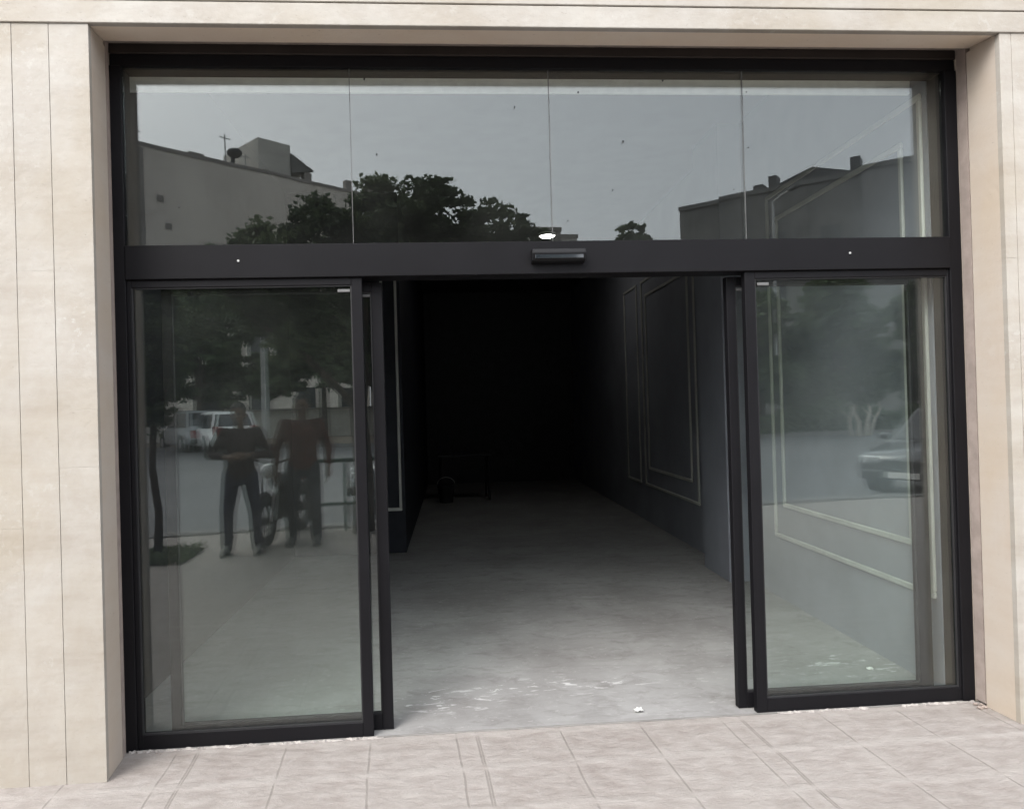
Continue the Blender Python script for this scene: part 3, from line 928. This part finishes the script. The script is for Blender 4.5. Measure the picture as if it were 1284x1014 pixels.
# small blocks far away in the middle
for i, (x, w, top, m_, lb) in enumerate(((13.1, 2.2, 16.4, 'render_pale', 'small pale building far away above the bar, left of the lamp'), (14.75, 2.2, 16.7, 'render_dark', 'small darker building far away directly behind the lit lamp'), (16.5, 1.5, 16.1, 'render_pale', 'small pale building far away above the bar, right of the lamp'), (.15, 2.6, 20.4, 'render_dark', 'brown far building standing behind the big tree at the left glass joint'))):
    b = thing('distant_building', lb, 'building', (x, -59, 1.0), 0, 'distant buildings over the trees')
    bm = NB(); box(bm, -w / 2, w / 2, -6, 0, 0, top - 1); obj('wall', bm, M[m_], b)
    bm = NB(); box(bm, -w / 2 - .1, w / 2 + .1, -6.1, .1, top - .999, top - .7); obj('roof', bm, M['render_dark'], b)
    for k in (-.5, .5):
        bm = NB(); box(bm, k * w * .5 - .35, k * w * .5 + .35, .001, .05, top - 3.4, top - 2.0); obj('window', bm, M['window_dark'], b)
# low pale garden wall behind the trees on the left
gw = thing('garden_wall', 'low pale garden wall behind the trees across the road', 'wall', (-2.0, -30.5, gz(-30.5)))
bm = NB(); box(bm, -14, 11.5, -.15, .15, -.1, 1.3); obj('wall', bm, M['render_pale'], gw)
bm = NB(); box(bm, -14.1, 11.6, -.22, .22, 1.301, 1.4); obj('coping', bm, M['render_dark'], gw)
# street lamp pole
def pole(x, y, h, label):
    p = thing('street_lamp', label, 'street lamp', (x, y, gz(y)))
    bm = NB(); tube(bm, [(0, 0, 0), (0, 0, h * .5), (0, 0, h)], [.09, .075, .05], 10); obj('post', bm, M['galv'], p)
    bm = NB(); tube(bm, [(0, 0, h - .05), (.15, .5, h + .12), (.2, 1.0, h + .15)], [.04, .035, .03], 8); obj('arm', bm, M['galv'], p)
    bm = NB(); box(bm, .08, .32, .95, 1.5, h + .10, h + .2, .02); obj('lamp_head', bm, M['plastic_dark'], p)
pole(-2.9, -19.8, 4.6, 'thin grey lamp post across the road, seen between the two people')
pole(16.0, -23.6, 9.0, 'tall grey lamp post rising in front of the grey buildings on the right')

# ------------------------------------------------------------------ vehicles
def car(name, label, loc, rotz, paintm, L=4.1, W=1.66, H=1.45, wagon=False):
    """front towards +X"""
    t = thing(name, label, 'car', loc, rotz)
    hl, hw = L / 2, W / 2
    belt = .92
    prof = [(-hl, .42, .62, .86), (-hl + .06, .30, .70, .94), (-hl + .35, .24, .80, .98), (-hl * .5, .22, .86, 1.0), (0, .22, .88, 1.0),
            (hl * .38, .22, .86, 1.0), (hl * .52, .23, .83, .99), (hl * .82, .25, .74, .95), (hl - .08, .30, .66, .88), (hl, .40, .58, .78)]
    bm = NB(); rings = []
    for x, zb, zt, wf in prof:
        w = hw * wf
        rings.append([bm.verts.new((x, y, z)) for y, z in ((-w * .92, zb), (-w, zb + .1), (-w, (zb + zt) / 2), (-w * .97, zt - .06), (-w * .88, zt), (0, zt + .03),
                                                             (w * .88, zt), (w * .97, zt - .06), (w, (zb + zt) / 2), (w, zb + .1), (w * .92, zb))])
    for A, B in zip(rings, rings[1:]):
        for k in range(11):
            bm.faces.new((A[k], A[(k + 1) % 11], B[(k + 1) % 11], B[k]))
    bm.faces.new(rings[0]); bm.faces.new(rings[-1][::-1])
    body = obj('body', bm, paintm, t, True)
    xa = -hl + (.10 if wagon else .30); xb = -hl + (.35 if wagon else .85); xc = hl * .12; xd = hl * .50
    zb0 = .80
    w0, w1 = hw * .90, hw * .70
    bm = NB()
    base = [(xa, zb0), (xd, zb0), (xc, H - .04), (xc - .25, H), (xb + .2, H), (xb, H - .05)]
    def wat(z): return w0 + (w1 - w0) * (z - zb0) / (H - zb0)
    Lv = [bm.verts.new((x, -wat(z), z)) for x, z in base]; Rv = [bm.verts.new((x, wat(z), z)) for x, z in base]
    bm.faces.new(Lv); bm.faces.new(Rv[::-1])
    for i in range(len(base)):
        j = (i + 1) % len(base)
        bm.faces.new((Lv[i], Rv[i], Rv[j], Lv[j]))
    obj('cabin', bm, paintm, t)
    def lerp(a, b, f): return (a[0] + (b[0] - a[0]) * f, a[1] + (b[1] - a[1]) * f)
    def panel(nm, pts, off, mat):
        bm = NB()
        a = [bm.verts.new(p) for p in pts]
        bm.faces.new(a)
        nrm = (Vector(pts[1]) - Vector(pts[0])).cross(Vector(pts[2]) - Vector(pts[0])).normalized()
        if nrm.dot(Vector(off)) < 0: nrm = -nrm
        r = bmesh.ops.extrude_face_region(bm, geom=bm.faces[:])
        for v in r['geom']:
            if isinstance(v, bmesh.types.BMVert): v.co += nrm * .012
        return obj(nm, bm, mat, t)
    def quad(x0, x1, xt0, xt1, z0, z1, sg):
        return [(x0, sg * (wat(z0) + .001), z0), (x1, sg * (wat(z0) + .001), z0), (xt1, sg * (wat(z1) + .001), z1), (xt0, sg * (wat(z1) + .001), z1)]
    zw0, zw1 = .88, H - .10
    def xf(z): return xd + (xc - xd) * (z - zb0) / (H - .04 - zb0)
    def xr_(z): return xa + (xb - xa) * (z - zb0) / (H - .05 - zb0)
    mid = (xa + xd) / 2 - .05
    for sg in (-1, 1):
        panel('window', quad(mid + .04, xf(zw0) - .09, mid + .04, xf(zw1) - .07, zw0, zw1, sg), (0, sg, 0), M['carglass'])
        panel('window', quad(xr_(zw0) + .12, mid - .04, xr_(zw1) + .10, mid - .04, zw0, zw1, sg), (0, sg, 0), M['carglass'])
    panel('windscreen', [(xf(zw0), -wat(zw0) + .08, zw0), (xf(zw0), wat(zw0) - .08, zw0), (xf(zw1), wat(zw1) - .06, zw1), (xf(zw1), -wat(zw1) + .06, zw1)], (1, 0, .5), M['carglass'])
    panel('rear_window', [(xr_(zw0 + .06), -wat(zw0) + .10, zw0 + .06), (xr_(zw0 + .06), wat(zw0) - .10, zw0 + .06), (xr_(zw1), wat(zw1) - .08, zw1), (xr_(zw1), -wat(zw1) + .08, zw1)], (-1, 0, .3), M['carglass'])
    for sx in (-hl * .60, hl * .62):
        for sg in (-1, 1):
            bm = NB(); wheelcyl(bm, (sx, sg * (hw - .10), .30), .345, .20, 28); obj('wheel_arch', bm, M['plastic_dark'], t)
            bm = NB(); torus(bm, (sx, sg * (hw - .08), .29), .22, .075, 26, 8); w = obj('wheel', bm, M['tyre'], t, True)
            bm = NB(); wheelcyl(bm, (sx, sg * (hw - .07), .29), .17, .16, 20); obj('rim', bm, M['rim'], w)
    for sg in (-1, 1):
        bm = NB(); box(bm, hl - .17, hl - .012, min(sg * hw * .48, sg * hw * .80), max(sg * hw * .48, sg * hw * .80), .52, .66, .02); obj('headlight', bm, M['lamp_glass'], t)
        bm = NB(); box(bm, -hl - .012, -hl + .12, min(sg * hw * .62, sg * hw * .84), max(sg * hw * .62, sg * hw * .84), .50, .78 if not wagon else .95, .02); obj('tail_light', bm, M['tail'], t)
        bm = NB(); ball(bm, (hl * .36, sg * (hw + .06), .93), (.06, .10, .07), 10, 6); obj('mirror', bm, paintm, t)
    bm = NB(); box(bm, hl - .12, hl + .05, -hw * .80, hw * .80, .27, .43, .04, 2); obj('bumper', bm, M['plastic_dark'], t)
    bm = NB(); box(bm, -hl - .05, -hl + .12, -hw * .84, hw * .84, .30, .47, .04, 2); obj('bumper', bm, M['plastic_dark'], t)
    bm = NB(); box(bm, hl - .05, hl + .012, -hw * .40, hw * .40, .49, .60, .01); obj('grille', bm, M['plastic_dark'], t)
    bm = NB(); box(bm, -hl - .062, -hl - .045, -.24, .24, .50, .60, .004); obj('number_plate', bm, M['white'], t)
    bm = NB(); box(bm, hl + .045, hl + .062, -.24, .24, .30, .40, .004); obj('number_plate', bm, M['white'], t)
    return t
car('parked_car', 'white estate car seen from behind across the road, left of the person in dark maroon', (-5.2, -23.7, gz(-23.7)), math.radians(-116), M['car_white'], 4.3, 1.7, 1.46, True)
car('parked_car', 'silver car mostly hidden beside the white estate across the road', (-6.55, -25.2, gz(-25.2)), math.radians(-121), M['car_silver'], 4.2, 1.7, 1.5)
car('parked_car', 'dark grey car nosing in from the right, reflected by the right panel edge', (11.3, -8.55, -.09), math.radians(150), M['car_grey'], 4.2, 1.7, 1.45)
car('parked_car', 'silver car parked at the kerb beyond the green railing', (2.57, -8.79, -.08), math.radians(176), M['car_silver'], 4.2, 1.7, 1.46)

# motorcycle parked on its stand behind the two people
mt = thing('motorcycle', 'dark motorcycle parked on the pavement edge behind the two people', 'motorcycle', (-.14, -5.45, 0), math.radians(102))
for sx in (-.62, .62):
    bm = NB(); torus(bm, (sx, 0, .30), .245, .055, 28, 8); w = obj('wheel', bm, M['tyre'], mt, True)
    bm = NB(); torus(bm, (sx, 0, .30), .195, .018, 24, 6)
    for k in range(9):
        a = 2 * PI * k / 9
        tube(bm, [(sx, 0, .30), (sx + .19 * math.cos(a), 0, .30 + .19 * math.sin(a))], .006, 5)
    wheelcyl(bm, (sx, 0, .30), .05, .10, 14)
    obj('rim', bm, M['plastic_dark'], w)
bm = NB()
tube(bm, [(-.62, .07, .30), (-.25, .07, .45), (.10, .05, .66), (.36, 0, .84)], .022, 8); tube(bm, [(-.62, -.07, .30), (-.25, -.07, .45), (.10, -.05, .66), (.36, 0, .84)], .022, 8)
tube(bm, [(.36, 0, .84), (.25, 0, .50), (.05, 0, .30), (-.2, 0, .28)], .024, 8)
obj('frame', bm, M['black'], mt)
bm = NB(); ball(bm, (.10, 0, .74), (.26, .13, .13), 16, 10); obj('fuel_tank', bm, M['moto_red'], mt, True)
bm = NB(); box(bm, -.62, -.10, -.12, .12, .72, .80, .035, 3); obj('seat', bm, M['black'], mt)
bm = NB(); box(bm, -.14, .26, -.13, .13, .27, .55, .04, 2); wheelcyl(bm, (.05, 0, .56), .09, .18, 16); obj('engine', bm, M['plastic_dark'], mt)
bm = NB(); tube(bm, [(.16, .12, .34), (0, .16, .24), (-.4, .17, .28), (-.82, .18, .40)], [.022, .024, .04, .045], 10); obj('exhaust', bm, M['rim'], mt)
bm = NB()
for s in (-.08, .08): tube(bm, [(.62, s, .30), (.40, s, .92)], .022, 8)
obj('fork', bm, M['rim'], mt)
bm = NB(); tube(bm, [(.30, -.36, 1.02), (.36, -.18, 1.0), (.39, 0, .95), (.36, .18, 1.0), (.30, .36, 1.02)], .014, 8); obj('handlebar', bm, M['black'], mt)
bm = NB(); ball(bm, (.50, 0, .88), (.08, .09, .09), 14, 8); obj('headlight', bm, M['lamp_glass'], mt, True)
bm = NB(); ball(bm, (-.66, 0, .70), (.05, .07, .04), 10, 6); obj('tail_light', bm, M['tail'], mt, True)
for s in (-.32, .32):
    bm = NB(); tube(bm, [(.32, s * .8, 1.0), (.28, s, 1.15)], .006, 6); ball(bm, (.28, s, 1.18), (.012, .06, .045), 10, 6); obj('mirror', bm, M['black'], mt)
for sx, a0 in ((.62, .3), (-.62, .5)):
    bm = NB(); tube(bm, [(sx + .31 * math.cos(a), 0, .30 + .31 * math.sin(a)) for a in [a0 + k * .3 for k in range(8)]], [(.05, .012)] * 8, 8); obj('mudguard', bm, M['moto_red'], mt)
bm = NB(); tube(bm, [(-.05, .10, .25), (-.12, .24, .0)], .014, 6); obj('kick_stand', bm, M['black'], mt)

# green railing at the edge of the gutter
rl = thing('railing', 'green metal railing at the pavement edge, right of the person in rust red', 'railing', (1.04, -5.95, 0), math.radians(-4))
bm = NB(); tube(bm, [(-.95, 0, .92), (.95, 0, .92)], .03, 8); tube(bm, [(-.95, 0, .34), (.95, 0, .34)], .025, 8); obj('rail', bm, M['green_metal'], rl)
for k in range(5):
    bm = NB(); tube(bm, [(-.9 + k * .45, 0, 0), (-.9 + k * .45, 0, .90)], .024, 8); obj('post', bm, M['green_metal'], rl)

# ------------------------------------------------------------------ people
def eval_remesh(bm, voxel, smooth_it, name):
    me = bpy.data.meshes.new(name); bmesh.ops.recalc_face_normals(bm, faces=bm.faces); bm.to_mesh(me); bm.free()
    o = bpy.data.objects.new(name, me); C.objects.link(o)
    r = o.modifiers.new('r', 'REMESH'); r.mode = 'VOXEL'; r.voxel_size = voxel
    if smooth_it:
        s = o.modifiers.new('s', 'SMOOTH'); s.iterations = smooth_it; s.factor = .5
    dg = bpy.context.evaluated_depsgraph_get()
    me2 = bpy.data.meshes.new_from_object(o.evaluated_get(dg))
    C.objects.unlink(o); bpy.data.objects.remove(o); bpy.data.meshes.remove(me)
    me2.name = name
    return me2

def limb(bm, pts, rads, n=14):
    """rounded tapered limb: tube with balls at the joints"""
    tube(bm, pts, rads, n)
    for p, r in zip(pts, rads):
        rr = r if not isinstance(r, tuple) else min(r)
        ball(bm, p, rr * .99, 12, 8)

def hand(bm, wrist, dirv, palm_n, thumb_side, curl=.5):
    """palm + five separate bent fingers; dirv along the hand, palm_n out of the palm"""
    d = Vector(dirv).normalized(); n = Vector(palm_n); n = (n - d * n.dot(d)).normalized(); s = d.cross(n).normalized() * thumb_side
    w = Vector(wrist)
    tube(bm, [w, w + d * .03, w + d * .085], [(.021, .021), (.030, .018), (.030, .015)], 12)
    for q in (-.030, -.010, .010, .030):
        ball(bm, w + d * .08 + s * q, .0125, 8, 6)
    for k in (-1, -.4, .4, 1):
        tube(bm, [w + d * .005 + s * k * .018, w + d * .085 + s * k * .031], [.016, .0125], 8)
    lens = (.074, .082, .077, .060)
    for i, q in enumerate((.031, .0105, -.0105, -.031)):
        p = w + d * .083 + s * q
        dirn = d.copy(); pts = [p]
        for k in range(3):
            ang = curl * (.45 + .35 * k)
            dirn = (d * math.cos(ang) + n * math.sin(ang)).normalized()
            p = p + dirn * lens[i] * (.45, .30, .25)[k]
            pts.append(p)
        limb(bm, pts, [.0095, .009, .0085, .0075], 8)
    p = w + d * .022 + s * .026
    t1 = p + (d * .6 + s * .75 + n * .25).normalized() * .038
    t2 = t1 + (d * .85 + s * .25 + n * .35).normalized() * .032
    limb(bm, [p, t1, t2], [.0125, .0105, .0085], 8)

def person(label, loc, rotz, scale, elbows, wrists, hand_dirs, palm_ns, shirtm, trm, stance=.11, group=None, sleeve=.7, head_turn=0.0, fore=0.02):
    P = thing('person', label, 'person', loc, rotz, group)
    P.scale = (scale * 1.05, scale * 1.03, scale)
    V = Vector
    sh = [V((-.185, -.01, 1.405)), V((.185, -.01, 1.405))]
    hip = [V((-.095, 0, .90)), V((.095, 0, .90))]
    kn = [V((-stance - .0, .025, .49)), V((stance, .03, .49))]
    an = [V((-stance - .01, -.03, .085)), V((stance + .01, -.025, .085))]
    def torso(bm, e=0.0):
        tube(bm, [(0, 0, .86), (0, 0, .95), (0, .005, 1.06), (0, .01, 1.20), (0, .0, 1.32), (0, -.01, 1.41), (0, -.012, 1.455)],
             [(.150 + e, .105 + e), (.165 + e, .112 + e), (.145 + e, .102 + e), (.160 + e, .112 + e), (.175 + e, .112 + e), (.145 + e, .085 + e), (.075 + e * .4, .060 + e * .4)], 24)
    body = NB()
    torso(body)
    for i in (0, 1):
        limb(body, [sh[i] + V((.05 * (1 if i == 0 else -1), 0, .0)), sh[i], sh[i].lerp(elbows[i], .5), elbows[i], elbows[i].lerp(wrists[i], .35), wrists[i]], [.055, .058, .048, .040, .041, .027])
        limb(body, [hip[i], hip[i].lerp(kn[i], .5), kn[i], kn[i].lerp(an[i], .3), an[i]], [.090, .076, .055, .056, .038])
        limb(body, [an[i] + V((0, -.02, -.03)), an[i] + V((0, .08, -.045)), an[i] + V((.02 * (1 if i else -1), .16, -.058))], [.036, .036, .026])
        hand(body, wrists[i], hand_dirs[i], palm_ns[i], (1, -1)[i])
    # neck and head
    limb(body, [(0, -.012, 1.43), (0, .0, 1.50), (0, .012, 1.56)], [.062, .056, .055])
    hc = V((0, .022, 1.625))
    RH = Matrix.Rotation(head_turn, 4, 'Z')
    def H(x, y, z): return hc + (RH @ V((x, y, z)))
    ball(body, H(0, -.008, .025), (.077, .096, .098), 24, 16, RH)
    ball(body, H(0, .022, -.045), (.060, .068, .072), 20, 14, RH)
    ball(body, H(0, .058, -.098), (.030, .024, .022), 12, 8, RH)           # chin
    limb(body, [H(0, .084, .008), H(0, .101, -.020), H(0, .107, -.036)], [.009, .012, .016], 8)   # nose
    for s in (-1, 1):
        ball(body, H(s * .078, -.008, -.012), (.010, .020, .032), 10, 8, RH)     # ears
        ball(body, H(s * .032, .080, .022), (.022, .010, .008), 10, 6, RH)       # brows
        ball(body, H(s * .042, .068, -.040), (.022, .016, .018), 10, 6, RH)      # cheeks
    ball(body, H(0, .088, -.066), (.024, .010, .007), 10, 6, RH)
    ball(body, H(0, .086, -.078), (.021, .010, .007), 10, 6, RH)
    me = eval_remesh(body, .0058, 3, 'body')
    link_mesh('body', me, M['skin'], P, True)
    for s in (-1, 1):
        bm = NB(); ball(bm, H(s * .031, .0805, .0), (.013, .008, .006), 12, 8, RH); obj('eye', bm, M['eye'], P, True)
    hb = NB()
    ball(hb, H(0, -.018, .042), (.084, .098, .094), 24, 16, RH)
    ball(hb, H(0, -.052, -.005), (.078, .062, .075), 20, 12, RH)
    for k in range(60):
        a = random.uniform(0, 2 * PI); b = random.uniform(.15, 1.3)
        ball(hb, H(.084 * math.cos(a) * math.cos(b), -.018 + .098 * math.sin(a) * math.cos(b), .045 + .094 * math.sin(b)), .011, 6, 5)
    for v in list(hb.verts):                                               # open the face
        q = RH.inverted() @ (v.co - hc)
        if q.y > .052 and q.z < .062: v.co = hc + RH @ V((q.x * .9, .045, q.z))
    link_mesh('hair', eval_remesh(hb, .008, 2, 'hair'), M['hair'], P, True)
    # shirt
    sb = NB()
    torso(sb, .014)
    for i in (0, 1):
        end = sh[i].lerp(elbows[i], min(1, sleeve / .62)) if sleeve < .62 else elbows[i].lerp(wrists[i], (sleeve - .62) / .38)
        pts = [sh[i] + V((.06 * (1 if i == 0 else -1), 0, 0)), sh[i], sh[i].lerp(elbows[i], .5)]; rr = [.066, .073, .064]
        if sleeve >= .62: pts += [elbows[i], end]; rr += [.056, .043]
        else: pts += [end]; rr += [.062]
        limb(sb, pts, rr)
    for _ in range(16):                                                    # folds
        z = random.uniform(.9, 1.15); a = random.uniform(0, 2 * PI)
        p0 = V((.165 * math.cos(a), .118 * math.sin(a), z))
        tube(sb, [p0, p0 + V((random.uniform(-.05, .05), 0, .10))], [.010, .004], 6)
    link_mesh('shirt', eval_remesh(sb, .011, 4, 'shirt'), shirtm, P, True)
    tb_ = NB()
    tube(tb_, [(0, 0, .80), (0, 0, .90), (0, 0, .99)], [(.135, .112), (.176, .122), (.160, .112)], 24)
    for i in (0, 1):
        limb(tb_, [hip[i] + V((0, 0, .02)), hip[i].lerp(kn[i], .5), kn[i], kn[i].lerp(an[i], .5), an[i] + V((0, .0, -.01))], [.102, .092, .076, .070, .062])
        for _ in range(6):
            q = kn[i].lerp(an[i], random.random()); a = random.uniform(0, 2 * PI)
            ball(tb_, q + V((.058 * math.cos(a), .058 * math.sin(a), 0)), (.03, .03, .010), 8, 6)
    link_mesh('trousers', eval_remesh(tb_, .011, 4, 'trousers'), trm, P, True)
    for i in (0, 1):
        f = NB(); sx = 1 if i else -1
        a = an[i]
        tube(f, [(a.x, a.y - .085, .045), (a.x, a.y - .05, .058), (a.x, a.y + .03, .062), (a.x + .01 * sx, a.y + .11, .045), (a.x + .02 * sx, a.y + .20, .032), (a.x + .02 * sx, a.y + .225, .028)],
             [(.030, .040), (.040, .055), (.042, .058), (.047, .044), (.040, .030), (.022, .020)], 14)
        box(f, a.x - .040 + .008 * sx, a.x + .040 + .008 * sx, a.y - .08, a.y + .19, .0, .02)
        link_mesh('shoe', eval_remesh(f, .008, 2, 'shoe'), M['shoe'], P, True)
    return P
V = Vector
# arms bent, hands held in front of the chest
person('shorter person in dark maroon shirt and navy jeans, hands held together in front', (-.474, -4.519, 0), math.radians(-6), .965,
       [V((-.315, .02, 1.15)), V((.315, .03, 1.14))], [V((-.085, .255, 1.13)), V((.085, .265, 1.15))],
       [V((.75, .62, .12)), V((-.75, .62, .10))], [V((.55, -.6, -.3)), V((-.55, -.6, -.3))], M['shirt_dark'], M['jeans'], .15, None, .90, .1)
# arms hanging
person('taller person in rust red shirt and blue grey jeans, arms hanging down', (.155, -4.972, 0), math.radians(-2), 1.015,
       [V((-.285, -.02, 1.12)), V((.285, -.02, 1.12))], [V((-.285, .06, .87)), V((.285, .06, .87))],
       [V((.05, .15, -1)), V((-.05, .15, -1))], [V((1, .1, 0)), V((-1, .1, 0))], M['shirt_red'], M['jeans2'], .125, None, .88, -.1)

# ------------------------------------------------------------------ light, sky, camera
w = bpy.data.worlds.new('World'); SC.world = w; w.use_nodes = True
nt = w.node_tree
bg = nt.nodes['Background']
sky = nt.nodes.new('ShaderNodeTexSky'); sky.sky_type = 'NISHITA'
SUN_EL, SUN_ROT = math.radians(47), math.radians(218)
sky.sun_disc = False; sky.sun_elevation = SUN_EL; sky.sun_rotation = SUN_ROT
sky.air_density = 1.2; sky.dust_density = 6.0; sky.ozone_density = 1.5
bw = nt.nodes.new('ShaderNodeRGBToBW'); nt.links.new(sky.outputs[0], bw.inputs[0])
mx = nt.nodes.new('ShaderNodeMix'); mx.data_type = 'RGBA'; mx.inputs[0].default_value = .78     # overcast: most of the blue gone
nt.links.new(sky.outputs[0], mx.inputs[6]); nt.links.new(bw.outputs[0], mx.inputs[7])
# soft cloud cover
tc = nt.nodes.new('ShaderNodeTexCoord'); mp = nt.nodes.new('ShaderNodeMapping'); mp.inputs['Scale'].default_value = (1, 1, 3)
nz = nt.nodes.new('ShaderNodeTexNoise'); nz.inputs['Scale'].default_value = 2.2; nz.inputs['Detail'].default_value = 5
nt.links.new(tc.outputs['Generated'], mp.inputs[0]); nt.links.new(mp.outputs[0], nz.inputs['Vector'])
mr = nt.nodes.new('ShaderNodeMapRange'); mr.inputs['From Min'].default_value = .3; mr.inputs['From Max'].default_value = .7; mr.inputs['To Min'].default_value = .93; mr.inputs['To Max'].default_value = 1.07
nt.links.new(nz.outputs['Fac'], mr.inputs[0])
mul = nt.nodes.new('ShaderNodeVectorMath'); mul.operation = 'SCALE'
nt.links.new(mx.outputs[2], mul.inputs[0]); nt.links.new(mr.outputs[0], mul.inputs['Scale'])
cl = nt.nodes.new('ShaderNodeMix'); cl.data_type = 'RGBA'; cl.inputs[0].default_value = .60      # the even cloud deck
cl.inputs[7].default_value = (4.70, 4.90, 5.30, 1)
nt.links.new(mul.outputs[0], cl.inputs[6])
nt.links.new(cl.outputs[2], bg.inputs['Color'])
bg.inputs['Strength'].default_value = .15

sd = bpy.data.lights.new('sun', 'SUN'); sd.energy = .5; sd.angle = math.radians(30); sd.color = (1, .96, .90)
so = bpy.data.objects.new('sun', sd); C.objects.link(so)
dv = Vector((math.sin(SUN_ROT) * math.cos(SUN_EL), math.cos(SUN_ROT) * math.cos(SUN_EL), math.sin(SUN_EL)))
so.rotation_euler = dv.to_track_quat('Z', 'Y').to_euler(); so.location = (0, -20, 30)

# camera solved from the photograph's lines
yaw, pitch, roll = .0744, .0054, -.0279
f = Vector((math.sin(yaw) * math.cos(pitch), math.cos(yaw) * math.cos(pitch), math.sin(pitch)))
r = Vector((math.cos(yaw), -math.sin(yaw), 0)); up = r.cross(f)
r2 = r * math.cos(roll) + up * math.sin(roll); u2 = -r * math.sin(roll) + up * math.cos(roll)
cd = bpy.data.cameras.new('camera'); co = bpy.data.objects.new('camera', cd); C.objects.link(co)
Rm = Matrix((r2, u2, -f)).transposed()
co.matrix_world = Matrix.Translation((1.3061, -3.2821, 1.5616)) @ Rm.to_4x4()
cd.sensor_fit = 'HORIZONTAL'; cd.sensor_width = 36; cd.lens = 925.32 / 1284 * 36
cd.shift_x = 74.93 / 1284             # the photograph is cropped off centre
cd.clip_start = .05; cd.clip_end = 2000
SC.camera = co
SC.render.engine = 'CYCLES'
SC.cycles.use_denoising = True
SC.cycles.max_bounces = 12; SC.cycles.diffuse_bounces = 5; SC.cycles.glossy_bounces = 6; SC.cycles.transparent_max_bounces = 24
SC.cycles.caustics_reflective = False
SC.cycles.sample_clamp_indirect = 8
SC.view_settings.view_transform = 'Standard'; SC.view_settings.look = 'None'
SC.view_settings.gamma = 1; SC.view_settings.use_curve_mapping = False
SC.view_settings.exposure = 2.0
